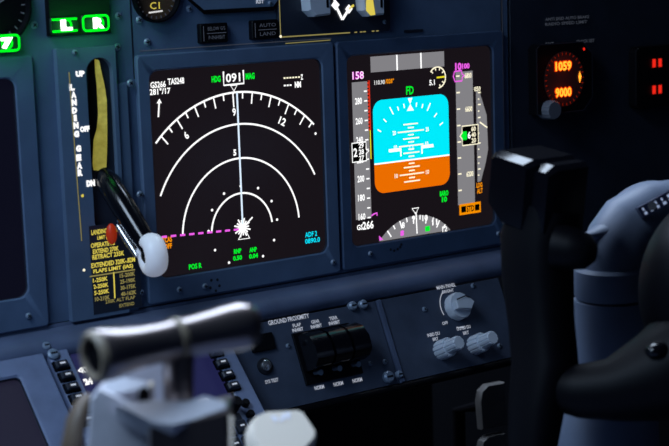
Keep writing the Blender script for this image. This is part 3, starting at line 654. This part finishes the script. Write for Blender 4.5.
g = G(); g.tp(PAN, 'GMT', 549, 44, 9, 3.4, 'paintdim', .0006); g.tp(PAN, 'CLOCK SET', 585, 41, 18, 3.2, 'paintdim', .0006); g.tp(PAN, 'ANTI SKID AUTO BRAKE', 567, 18, 44, 3.0, 'paintdim', .0006); g.tp(PAN, 'RADIO SPEED LIMIT', 566, 23, 42, 3.0, 'paintdim', .0006); g.build('lettering', ck, smooth=0)
dr = thing('digital_readout', 'black readout with two dim red number rows beyond the clock', 'readout', tuple(PAN.w(*PAN.px(660, 105), 0)))
u0, v0, u1, v1 = (PAN.px(636, 70, .01)[0], 0, PAN.px(700, 70, .01)[0], 0)
g = G(); g.prism(PAN, rrect(u0, PAN.px(655, 106)[1], u1, PAN.px(655, 45)[1], .006), 0, .01, 'black', .001); g.build('case', dr)
for yy in (63, 89.5):
    g = G(); u, v = PAN.px(657.5, yy, .012); g.text(PAN, '11', u, v, .014, .0085, 'leddim', .0115, 0, .09); g.build('digits', dr, smooth=0)
# ================================================================== ledge
g = G(); prof = [(0.012, .8068), (-.001, .8062), (-.0015, .8035), (-.013, .8028), (-.021, .8018), (-.027, .7985), (-.0305, .7935), (-.0305, .789), (-.028, .785), (-.020, .782), (.012, .782)]
xs = [-.42, .44]; vs = [(x, y, z) for x in xs for y, z in prof]; k = len(prof)
g.add(vs, [[i, (i + 1) % k, k + (i + 1) % k, k + i] for i in range(k)] + [list(range(k)), list(range(k, 2 * k))[::-1]], 'ledge'); g.build('trim_1', kind='structure')
g = G(); prof2 = [(.02, .783), (-.02, .783), (-.035, .70), (-.06, .62), (.02, .62)]
vs = [(x, y, z) for x in (-.42, .46) for y, z in prof2]; k = 5
# ================================================================== lower panels
gu0 = LOW.px(255, 360)[0] - .03; gu1 = LOW.px(377, 306)[0]; vb = LOW.px(340, 397)[1]
gx = thing('ground_proximity_panel', 'dark blue sloping panel lettered GROUND PROXIMITY with three black guarded switches', 'switch panel', (.13, -.04, .70))
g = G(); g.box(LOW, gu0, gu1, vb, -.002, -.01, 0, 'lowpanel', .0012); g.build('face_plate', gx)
g = G(); L_ = .0006
g.tp(LOW, 'GROUND PROXIMITY', 288.5, 319.5, 43, 5, 'paint', L_, 0, .02)
for x, a in ((296.5, 'FLAP'), (315, 'GEAR'), (333, 'TERR')):
    y = 325.2 - (x - 296.5) * .19; g.tp(LOW, a, x, y, 8.5, 3.6, 'paint', L_, 0, .02); g.tp(LOW, 'INHIBIT', x + 1, y + 4.6, 11.5, 3.6, 'paint', L_, 0, .03)
for x in (319, 338, 357): g.tp(LOW, 'NORM', x, 387.5 - (x - 319) * .19, 10, 4.2, 'paint', L_, 0, .03)
g.tp(LOW, 'SYS TEST', 271.5, 381, 14, 3.8, 'paint', L_, 0, .02)
g.build('panel_lettering', gx, smooth=0)
# black recessed block behind the switches
q0 = LOW.px(291, 334); q1 = LOW.px(344, 324); q2 = LOW.px(378, 383); q3 = LOW.px(313, 393)
bu0, bu1 = q0[0], q1[0] + .004; bv1 = (q0[1] + q1[1]) / 2; bv0 = bv1 - .046
g = G(); g.box(LOW, bu0, bu1, bv0, bv1, 0, .002, 'black', .0005); g.build('switch_plate', gx)
sw = (bu1 - bu0) / 3
for i in range(3):
    uc = bu0 + sw * (i + .56); hw = sw * .43
    # curved guard
    cs = [(bv1 - .0045, .002), (bv1 - .003, .013), (bv1 - .008, .0215), (bv1 - .018, .0265), (bv1 - .029, .0255), (bv1 - .034, .019), (bv1 - .0355, .010), (bv1 - .035, .002)]
    g = G(); vs = [LOW.w(uc + s_ * hw, v, n) for s_ in (-1, 1) for v, n in cs]; k = len(cs)
    g.add(vs, [[i_, (i_ + 1) % k, k + (i_ + 1) % k, k + i_] for i_ in range(k)] + [list(range(k)), list(range(k, 2 * k))[::-1]], 'black_gloss'); gd = g.build('switch_guard', gx)
    g = G(); g.tube([LOW.w(uc, bv1 - .037, .002), LOW.w(uc, bv1 - .038, .007), LOW.w(uc + .0005, bv1 - .039, .0105)], [.0022, .0018, .0026], 'screw', 12); g.build('toggle', gd)
g = G()
for y in (342.5, 357.5): c_ = LOW.px(300.5 + (y - 342) * .3, y); g.lathe(LOW, c_[0], c_[1], [(.0023, .002), (.002, .008), (.0012, .009)], 'silver', 12)
g.build('hinge_pin', gx)
c_ = LOW.px(264.5, 366.5)
g = G(); g.lathe(LOW, *c_, [(.0072, 0), (.0072, .0016), (.006, .002)], 'screwdark', 26); g.lathe(LOW, *c_, [(.0046, .002), (.0046, .0045), (.0035, .0052)], 'silver', 22); g.build('test_button', gx, label='round silver push button')
u, v = LOW.px(260.5, 343); g = G(); g.prism(LOW, rrect(u - .0105, v - .0072, u + .0125, v + .0072, .0008), 0, .003, 'black', .0006); g.build('warning_light', gx, label='unlit black caption light')
for x, y in ((287.8, 346), (370, 363.5)): screw(gx, LOW, x, y, .0021)
# ---- lighting panel
lp = thing('lighting_panel', 'dark blue sloping panel with three pale knobs lettered MAIN PANEL', 'control panel', (.32, -.04, .70))
lu0 = LOW.px(381.5, 306)[0]; lu1 = LOW.px(515, 330)[0]
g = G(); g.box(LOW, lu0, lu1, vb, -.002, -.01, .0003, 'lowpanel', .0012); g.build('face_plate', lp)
# seam rail between the two
sr = thing('fastener_rail', 'narrow blue-grey rail with quarter-turn fasteners between the two sloping panels', 'rail', tuple(LOW.w(gu1, vb, 0)))
g = G(); g.box(LOW, gu1 + .0005, lu0 - .0005, vb, -.002, -.01, .0022, 'ledge', .0008); g.build('rail_strip', sr)
for x, y, r in ((351.5, 306.5, .0042), (362, 305, .0042), (387.5, 377.5, .0055), (398, 375, .0035)):
    u, v = LOW.px(x, y); g = G(); g.lathe(LOW, u, v, [(r, -.001), (r, .003), (r * .7, .0045)], 'screw', 20); g.line(LOW, (u - r * .6, v), (u + r * .6, v), r * .3, 'screwdark', .0048); g.build('fastener', sr)
g = G()
u, v = LOW.px(455.5, 306); r = D(LOW, 455.5, 306, 441, 306)
g.pl(LOW, circ(u, v, r * 1.08, 20, 125, 200), .0009, 'paint', .0009); g.pl(LOW, circ(u, v, r * 1.25, 8, 250, 275), .0009, 'paint', .0009)
g.tp(LOW, 'MAIN PANEL', 445.5, 286.5, 20, 3.8, 'paint', .0009, 0, .02); g.tp(LOW, 'BRIGHT', 447.5, 291.3, 12, 3.2, 'paint', .0009, 0, .02); g.tp(LOW, 'OFF', 444.5, 323.3, 6, 3.4, 'paint', .0009, 0, .02)
g.tp(LOW, 'INBD DU', 433, 334.5, 13, 3.6, 'paint', .0009, 0, .02); g.tp(LOW, 'BRT', 435, 339.2, 6, 3.4, 'paint', .0009, 0, .02)
g.tp(LOW, 'OUTBD DU', 463, 328, 14.5, 3.6, 'paint', .0009, 0, .02); g.tp(LOW, 'BRT', 465.5, 333, 6, 3.4, 'paint', .0009, 0, .02)
g.build('panel_lettering', lp, smooth=0)
u, v = LOW.px(455.5, 307.5)
g = G(); g.lathe(LOW, u, v, [(.0128, 0), (.0128, .007), (.0118, .009)], 'knob', 36, 9, .03)
g.prism(LOW, [(u - .0100 + 0, v - .0035), (u + .006, v - .0062), (u + .0115, v + .0), (u + .006, v + .0062), (u - .0100, v + .0035)], .009, .0155, 'knob', .001)
kn = g.build('dimmer_knob', lp, label='pale grey pointer knob')
g = G(); g.pl(LOW, [(u - .009, v + .0045), (u + .002, v + .0063), (u + .0075, v + .0040)], .0014, 'knob_line', .0161); g.build('pointer_line', kn, smooth=0)
for x, y in ((441, 350.5), (474.5, 345.5)):
    u, v = LOW.px(x, y); g = G()
    g.lathe(LOW, u, v, [(.0092, 0), (.0090, .0125), (.0083, .0135)], 'knob', 72, 12, .16); kn = g.build('dimmer_knob', lp, label='fluted pale grey stacked knob')
    g = G(); g.lathe(LOW, u, v, [(.0066, .0135), (.0064, .0275), (.0056, .0285)], 'knob', 60, 10, .16); g.build('inner_knob', kn)
for x, y in ((384.5, 362), (424, 309.5), (472.5, 286), (499, 346)): screw(lp, LOW, x, y, .0024, .0003)
# ---- underside and pedals
us = thing('dark_underside', 'black sheet for the shade under the sloping switch panels', 'panel', (.2, 0, .1))
g = G(); A_ = LOW.w(0, vb, -.004); g.box(PAN, -.40, .52, -1.0, A_.z - 1.002, -.30, -.28, 'void'); g.build('back_sheet', us)  # black sheet put in for the shade below the panels
lip = thing('panel_lip', 'thin black rounded lip along the lower edge of the sloping panels', 'trim', tuple(LOW.w(.2, vb, 0)))
g = G(); g.tube([LOW.w(gu0, vb - .0035, -.001), LOW.w(lu1 + .004, vb - .0035, -.001)], .0035, 'black', 14, ref=(0, 0, 1)); g.build('lip_edge', lip)
for (x0, y0, x1, y1), lb in (((481, 384, 507, 428), 'dim grey foot pedal with rounded corner under the lighting panel'), ((482, 435, 507, 470), 'lower dim grey foot pedal beneath the rounded one')):
    d = 1.62; t = thing('foot_pedal', lb, 'pedal', tuple(P((x0 + x1) / 2, y1, d)), 'foot pedals under the panel')
    Fp = Frame(P((x0 + x1) / 2, (y0 + y1) / 2, d), (1, -.15, 0), (0, .1, 1)); w = (x1 - x0) / 2 * d / FPX * 1.2; h = (y1 - y0) / 2 * d / FPX
    g = G(); g.prism(Fp, [(-w, -h), (w, -h), (w, h), (-w * .3, h), (-w * .8, h * .75), (-w, h * .3)], -.01, 0, 'pedal', .002); g.build('pad', t)
    g = G(); pb = Fp.w(0, -h * .6, -.02 if y0 > 400 else -.07); g.tube([Fp.w(0, 0, -.012), pb, Vector((pb.x + (.03 if y0 > 400 else 0), pb.y, .001))], .007, 'void', 12, ref=(1, 0, 0)); g.build('pedal_arm', t)
# ================================================================== forward electronic panel: control display unit and lower display
fe = thing('electronics_panel', 'light blue-grey sloping centre panel framing the keypad display unit', 'panel', tuple(FEP.w(-.1, -.2, 0)))
fr_u = FEP.px(243, 360, .006)[0]
g = G(); g.box(FEP, -.42, fr_u, -.30, -.003, -.02, -.0045, 'greyframe', .002); g.build('face_plate', fe)
cdu = thing('control_display_unit', 'blue-grey flight computer keypad unit with side keys around a dark blue screen', 'control unit', tuple(FEP.w(-.1, -.2, 0)))
cu0 = FEP.px(52, 372)[0]; cu1 = fr_u - .003
su0 = FEP.px(79, 372)[0]; su1 = FEP.px(211, 365)[0]; sv1 = FEP.px(76, 346)[1]; sv0 = FEP.px(200, 405)[1]
g = G(); g.ring(FEP, rrect(cu0, -.30, cu1, -.0075, .003), rrect(su0 - .004, sv0 - .004, su1 + .004, sv1 + .004, .004), -.004, .006, .001, 'greyframe', .0012, 'panel_dark'); g.build('case', cdu)
g = G(); g.prism(FEP, rrect(su0 - .005, sv0 - .005, su1 + .005, sv1 + .005, .004), .0004, .0012, 'screen_blue'); g.build('screen', cdu, smooth=0)
g = G()
g.tp(FEP, '<RTE', 83.5, 371, 13, 6, 'white', .0016, 0, .06); g.build('screen_lettering', cdu, smooth=0); g = G(); g.tp(FEP, '24', 87.5, 382.5, 9, 7, 'white', .0016, 0, .08)
g.build('screen_lettering', cdu, smooth=0); g = G(); g.tp(FEP, 'LEGS', 151, 368, 9, 5, 'green', .0016, 0, .06); g.tp(FEP, 'RTE', 152, 379, 9, 5, 'white', .0016, 0, .06); g.build('screen_lettering', cdu, smooth=0); g = G(); g.tp(FEP, 'EXEC>', 204, 401.5, 11, 5, 'white', .0016, 0, .06)
g.build('screen_lettering', cdu, smooth=0)
def key(x, y, w=.0105, h=.0064, lit=True):
    u, v = FEP.px(x, y, .006); g = G(); g.prism(FEP, rrect(u - w / 2 - .0014, v - h / 2 - .0014, u + w / 2 + .0014, v + h / 2 + .0014, .001), .0058, .0066, 'void')
    g.prism(FEP, rrect(u - w / 2, v - h / 2, u + w / 2, v + h / 2, .0012), .006, .0105, 'key', .0012)
    if lit: g.line(FEP, (u - w * .22, v), (u + w * .22, v), .0016, 'paint', .0108)
    return g.build('line_key', cdu)
for i in range(6): key(61 + i * 5.3, 366 + i * 11.0)
for i in range(4): key(232.5 - i * 5.6, 387 - i * 11.3)
for x, y, r in ((53, 355, .0048), (46, 347, .0035)):
    u, v = FEP.px(x, y, .006); g = G(); g.lathe(FEP, u, v, [(r, .006), (r, .008), (r * .7, .0092)], 'screw', 20); g.line(FEP, (u - r * .6, v), (u + r * .6, v), r * .3, 'screwdark', .0096); g.build('fastener', cdu)
u, v = FEP.px(231, 410, .006); g = G(); g.lathe(FEP, u, v, [(.0052, .006), (.0050, .019), (.0042, .0205)], 'black', 30, 15, .08); g.build('brightness_knob', cdu)
u2, v2 = FEP.px(228.5, 417, .006); g = G(); g.prism(FEP, rrect(u2 - .009, v2 - .008, u2 + .010, v2 + .001, .001), .006, .0075, 'key'); g.line(FEP, (u2 - .004, v2 - .001), (u2 + .001, v2 + .001), .002, 'softgreen', .0079); g.build('brightness_scale', cdu)
for x, y in ((244.5, 404.5), (249.5, 415.5)):
    u, v = FEP.px(x, y, .006); g = G(); g.lathe(FEP, u, v, [(.0034, .006), (.0033, .010), (.0024, .0112)], 'black', 20); g.build('status_lamp', cdu)
for i in range(5):
    for j in range(2):
        u, v = FEP.px(214, 434, .006); u += i * .0125 - .0; v -= j * .014; g = G()
        g.prism(FEP, rrect(u - .0048, v - .0055, u + .0048, v + .0055, .0012), .006, .010, 'key', .001); g.line(FEP, (u - .002, v), (u + .002, v), .0014, 'paint', .0102); g.build('keypad_key', cdu)
# lower display
ld = thing('lower_display', 'dark purple-black screen in a wide light blue-grey frame', 'display screen', tuple(FEP.w(-.22, -.2, 0)))
a = FEP.px(26, 395, .003)[0]; b = FEP.px(8, 380, .003)[1]
g = G(); eu1 = FEP.px(48, 372)[0]; g.ring(FEP, rrect(a - .19, -.30, eu1, -.010, .003), rrect(a - .17, b - .17, a, b, .004), -.004, .006, .001, 'greyframe', .0014, 'panel_dark'); g.build('bezel', ld)
g = G(); g.prism(FEP, rrect(a - .171, b - .171, a + .001, b + .001, .004), .0004, .0012, 'screen_brown'); g.build('screen', ld, smooth=0)
# ================================================================== thrust lever (near the lens)
tl = thing('thrust_lever', 'dark T-shaped thrust lever handle with a bright top on a pale grey stem casting', 'lever', tuple(P(170, 500, .80)))
A = P(93, 357, .775); Bp = A + Vector((1, .02, .012)) * .0905
Lx = (Bp - A); L0 = Lx.length; AX = Lx.normalized()
up = Vector((0, 0, 1)); up = (up - AX * up.dot(AX)).normalized(); T = Frame(A, up.cross(AX), up)
KS = 1.10     # N along AX
g = G(); pr = [(.0070, .010), (.0075, .001), (.0100, -.0005), (.0116, .001), (.0119, .006), (.0108, .014), (.0094, .026), (.0089, .038), (.0092, .0455)]
vs0 = []; g.lathe(T, 0, 0, [(a_ * KS, b_) for a_, b_ in pr], 'leverbrown', 40, caps=False)
g.lathe(T, 0, 0, [(.0001, .0100), (.0070, .0100)], 'black', 40, caps=False)
th = g.build('handle_grip', tl, smooth=50)
g = G(); g.lathe(T, 0, 0, [(.0088, .0012), (.0094, -.0010), (.0112, -.0014), (.0126, .0002), (.0130, .0025)], 'beige', 40, caps=False); g.build('handle_rim', tl, smooth=60)
g = G(); g.prism(T, circ(0, 0, .0090, 32), .0012, .0020, 'void'); g.build('end_recess', tl)
g = G(); g.lathe(T, 0, 0, [(.0098, .0455), (.0108, .0457), (.0109, .0492), (.0101, .0494)], 'beige', 40, caps=False); g.build('handle_seam', tl)
g = G(); g.lathe(T, 0, 0, [(a_ * KS, b_) for a_, b_ in [(.0092, .0494), (.0092, .056), (.0098, .066), (.0108, .076), (.0114, .084), (.0112, .089), (.0095, .0930), (.0060, .0948), (.0001, .0952)]], 'leverbrown', 40, caps=False); g.build('handle_grip', tl, smooth=50)
s0 = T.w(0, -.004, .043)
g = G(); g.tube([T.w(0, -.002, .0480), T.w(0, -.020, .0475), T.w(0, -.034, .0465), T.w(0, -.06, .044)], [(.0080, .0078), (.0072, .0066), (.0072, .0066), (.008, .008)], 'leverbrown', 20, ref=(0, 1, 0), flat=.7); g.build('stem', tl)
def lb(px0, py0, px1, py1, d, dep, m, name, bev=.002, F0=None, label=None, tilt_=0.0):
    c = P((px0 + px1) / 2, (py0 + py1) / 2, d); w = (px1 - px0) / 2 * d / FPX; h = (py1 - py0) / 2 * d / FPX
    ca = R_(tilt_); F = Frame(c, (math.cos(R_(20)), math.sin(R_(20)), 0), (-math.sin(ca) * .34, math.sin(ca) * .94, math.cos(ca)))
    g = G(); g.prism(F, rrect(-w, -h, w, h, min(w, h) * .25), -dep, 0, m, bev); return g.build(name, tl, smooth=40, label=label)
def pxp(pts, d, dep, m, name, tlt=0.0, yaw=-36, bev=.002, par=None):
    cx_ = sum(p[0] for p in pts) / len(pts); cy_ = sum(p[1] for p in pts) / len(pts); q = R_(tlt); yw = R_(yaw)
    back = Vector((-math.sin(yw), math.cos(yw), 0))
    F = Frame(P(cx_, cy_, d), (math.cos(yw), math.sin(yw), 0), back * math.sin(q) + Vector((0, 0, 1)) * math.cos(q))
    g = G(); g.prism(F, [F.px(*p) for p in pts][::-1], -dep, 0, m, bev); return g.build(name, par or tl, smooth=30)
pxp([(90, 398), (98, 388), (128, 402), (150, 414), (166, 424), (167, 490), (84, 490)], .80, .03, 'casting', 'stem_casting', 5)
pxp([(98, 388), (106, 381), (122, 376), (148, 380), (151, 388), (122, 393), (106, 395)], .805, .012, 'casting', 'bracket', 50)
pxp([(112, 391), (152, 386), (152, 404), (132, 404), (112, 397)], .812, .010, 'beige', 'link_block', 0)
pxp([(120, 368), (164, 360), (166, 404), (152, 404), (144, 384), (122, 382)], .85, .01, 'casting', 'link_arm', -10)
pxp([(114, 404), (150, 400), (188, 401), (206, 395), (229, 402), (228, 411), (172, 426), (150, 423)], .79, .012, 'casting', 'stem_shelf', 62)
pxp([(148, 425), (171, 425), (229, 411), (230, 490), (148, 490)], .785, .03, 'leverbrown', 'clutch_block', 0)
g = G(); c = P(144, 396, .80); g.ball(c, .0032, .003, .0048, 'black'); g.build('pivot_hole', tl)
sb = thing('speedbrake_lever', 'beige curved lever edge beside the pale thrust lever casting', 'lever', tuple(P(75, 470, .84)))
g = G(); g.tube([P(87, 396, .85), P(82, 404, .845), P(76, 420, .84), P(72, 446, .84), P(70, 480, .84), Vector((P(70, 480, .84).x, P(70, 480, .84).y, .572))], [(.003, .002), (.005, .003), (.0065, .004), (.007, .005), (.0075, .005), (.0075, .005)], 'bladebrown', 18, ref=(0, 1, 0), flat=.8); g.build('lever_blade', sb)
# flap handle
fl = thing('flap_lever', 'off-white FLAP lever handle with rounded block shape', 'lever', tuple(P(280, 500, .95)))
FLF = Frame(P(280, 432, .93), (.985, .10, 0), (-.085, .84, .53))
w, h = .0185, .0125
g = G(); g.prism(FLF, [FLF.px(*p) for p in ((249, 424), (256, 416), (264, 412.5), (298, 411), (304, 413.5), (317, 433), (316, 441), (306, 452), (262, 458), (250, 440))][::-1], -.008, .002, 'offwhite', .003); fo = g.build('handle_block', fl, smooth=50)
g = G(); g.text(FLF, 'FLAP', *FLF.px(281, 420), .014, .0050, 'placardtxt', .0024, 0, .02); g.build('handle_lettering', fo, smooth=0)
g = G(); fb_ = FLF.w(0, -h - .004, -.006); g.tube([fb_, Vector((fb_.x, fb_.y, .572))], .006, 'black', 16); g.build('lever_shaft', fl)
pd = thing('center_pedestal', 'blue-grey pedestal box standing under the levers and sloping keypad panel', 'pedestal', (-.18, -.5, 0))
g = G(); g.box(Frame((0, 0, 0), (1, 0, 0), (0, 1, 0)), -.42, .05, -.85, -.03, 0, .568, 'greyframe', .01); g.build('pedestal_box', pd)
# ================================================================== control column and yoke
cc = thing('control_column', 'grey control column carrying a black yoke with a boxy switch grip', 'control column', (P(610, 600, 1.2).x, P(610, 600, 1.2).y, 0))
dC = 1.22
def W2(x, y, d=dC): return P(x, y, d)
def rp(r, d=dC): return r * d / FPX
base = W2(612, 300)
def colp(z): return Vector((base.x, base.y, z))
z_coll = W2(612, 270).z
def zz(y): return W2(612, y).z
g = G()
pts = [Vector((base.x + .004, base.y, .02)), Vector((base.x + .003, base.y, .4)), colp(zz(440)) + Vector((.0, 0, 0)), colp(zz(310)), colp(zz(299))]
gb = G(); gb.tube([Vector((base.x - .010, base.y, .03)), colp(zz(470)) - Vector((.010, 0, 0)), colp(zz(408)) - Vector((.008, 0, 0)), colp(zz(400))], [rp(58), rp(56), rp(53), rp(42)], 'column', 40, ref=(1, 0, 0)); gb.build('column_base', cc, smooth=50)
g.tube(pts, [rp(43), rp(43), rp(41), rp(38), rp(38)], 'column', 40, ref=(1, 0, 0)); g.build('column_tube', cc, smooth=50)
g = G(); g.tube([colp(zz(297)), colp(zz(294)), colp(zz(268)), colp(zz(265))], [rp(36), rp(37.5), rp(37.5), rp(35)], 'column', 40, ref=(1, 0, 0)); g.build('collar', cc, smooth=40)
g = G()
ctr = W2(655, 240, 1.235)
el = [colp(zz(268)), colp(zz(255)), W2(617, 240), W2(628, 224, 1.22), W2(648, 212, 1.225), W2(672, 208, 1.24), W2(720, 208, 1.27)]
g.tube(el, [rp(31), rp(31), rp(31), rp(31), rp(30), rp(29), rp(29)], 'column', 40, ref=(0, 1, .2)); g.build('elbow_housing', cc, smooth=60)
g = G(); g.ball(W2(652, 238, 1.25), rp(62), rp(48), rp(59), 'column', 40, 24); hd = g.build('head_housing', cc, smooth=60)
# fin on the housing
g = G(); g.tube([W2(578, 236, 1.2), W2(590, 235, 1.205), W2(606, 232, 1.21)], [(.001, .001), (.006, .003), (.012, .009)], 'column', 16, ref=(0, 1, 0)); g.build('cable_boss', hd, smooth=60)
# placard
Fq = Frame(W2(655, 203, 1.172), (RIGHT - DOWN * -0.55 * -1).normalized(), (RIGHT * .45 + Vector((0, 0, .9))).normalized())
aU = (RIGHT * .88 - DOWN * .47).normalized(); nV = -FWD; aV = nV.cross(aU); Fq = Frame(W2(656, 205, 1.188), aU, aV)
g = G(); g.prism(Fq, rrect(-.013, -.0045, .028, .0045, .001), -.012, 0, 'placard', .0005)

for i in range(7):
    for v_ in (.0017, -.0017):
        w_ = random.uniform(.0012, .0028); g.box(Fq, -.0105 + i * .0052, -.0105 + i * .0052 + w_, v_ - .0011, v_ + .0011, 0, .0004, 'placardtxt')
g.prism(Fq, circ(-.003, .0008, .0034, 14), .0003, .0007, 'silver'); pq = g.build('placard', hd, label='dark blue placard with a painted highlight')  # silver disc and glowing bars stand in for the placard's highlight
# yoke hub
g = G(); g.ball(W2(722, 290, 1.13), .062, .055, rp(100, 1.13), 'black', 40, 24); hb_ = g.build('yoke_hub', cc, smooth=60)
g = G(); q = W2(658, 350, 1.085); g.ball(q, .010, .008, .006, 'black_gloss'); g.build('hub_button', hb_, smooth=60)
# cross bar
g = G(); g.tube([W2(541, 384, 1.135), W2(556, 388, 1.13), W2(580, 391, 1.12), W2(612, 390, 1.115), W2(655, 378, 1.11), W2(700, 355, 1.11)], [rp(12), rp(21), rp(25), rp(29), rp(42), rp(54)], 'black', 28, ref=(0, 1, 0)); g.build('yoke_bar', cc, smooth=60)
# grip shaft
g = G(); g.tube([W2(545, 205, 1.135), W2(537, 240, 1.14), W2(537, 275, 1.14), W2(541, 320, 1.14), W2(545, 365, 1.135), W2(536, 410, 1.13), W2(530, 470, 1.13)], [(.026, .0205), (.027, .0215), (.026, .0205), (.024, .0195), (.024, .0195), (.020, .016), (.016, .013)], 'black', 28, ref=(0, 1, 0), flat=.75)
gs = g.build('yoke_grip', cc, smooth=50)
g = G(); g.tube([W2(556, 246, 1.12), W2(572, 249, 1.115), W2(588, 252, 1.11), W2(596, 253, 1.11)], [(.016, rp(22)), (.016, rp(20)), (.014, rp(16)), (.006, rp(8))], 'black', 24, ref=(0, 1, 0)); g.build('thumb_rest', gs, smooth=60)
# switch head: a boxy block running fore and aft, with a lobe on its near end
K = P(541, 168, 1.10)
def zblock(x0, x1, a0, a1, z0, z1, bev, name, chop):
    q = R_(8); F3 = Frame((0, K.y, K.z), (0, -math.cos(q), -math.sin(q)), (0, -math.sin(q), math.cos(q)))     # N points to -X
    o = [(-a1, z1 - .003), (-a1, z0 + (z1 - z0) * chop), (-(a1 - (a1 - a0) * .4), z0 + .001), (-a0, z0), (-a0, z1 - .003), (-(a0 + .004), z1), (-(a1 - .006), z1)]
    g = G(); g.prism(F3, o, -x1, -x0, 'black_gloss', bev); return g.build(name, gs, smooth=25)
zblock(K.x - .001, K.x + .043, .010, .053, -.053, .002, .0065, 'switch_housing', .25)
zblock(K.x + .0035, K.x + .040, -.006, .012, -.052, .001, .0065, 'switch_lobe', .05)
# ================================================================== light
def area(name, loc, tgt, size, power, col, sy=None):
    l = bpy.data.lights.new(name, 'AREA'); l.size = size; l.energy = power; l.color = col
    if sy: l.shape = 'RECTANGLE'; l.size_y = sy
    o = bpy.data.objects.new(name, l); C.objects.link(o); o.location = loc
    o.rotation_euler = (Vector(tgt) - Vector(loc)).to_track_quat('-Z', 'Y').to_euler(); return o
area('overhead_light', (-.70, -.30, 1.70), (-.30, -.45, .8), .35, 5.0, (.62, .78, 1))
area('windshield_light', (.22, .34, 1.78), (-.25, -.45, .85), 1.1, 15.0, (.66, .80, 1), .40)
area('side_fill_light', (-.52, -.38, 1.22), (-.12, 0, .98), .30, 1.0, (.40, .66, 1))  # added fill for the panel's left part, no window stands there
area('yoke_glint_fill', (-.20, .50, 1.62), (.10, -.22, 1.0), .45, 5.0, (.62, .74, 1))  # added lamp, placed to put highlights on the yoke's bevels
def lamp(name, loc, power, col, r=.006):
    l = bpy.data.lights.new(name, 'POINT'); l.energy = power; l.color = col; l.shadow_soft_size = r
    o = bpy.data.objects.new(name, l); C.objects.link(o); o.location = loc
for x, y in ((66, 26), (96, 26), (5, 44)): lamp('annunciator_glow', PAN.w(*PAN.px(x, y), .022), .007, (.06, 1, .15))
for y in (66, 92): lamp('clock_glow', PAN.w(*PAN.px(564, y, .012), .020), .0018, (1, .08, .01))
w = bpy.data.worlds.new('world'); sc.world = w; w.use_nodes = True
w.node_tree.nodes['Background'].inputs['Color'].default_value = (.14, .28, .8, 1); w.node_tree.nodes['Background'].inputs['Strength'].default_value = .016
for o in bpy.data.objects:
    if '_o' in o: del o['_o']
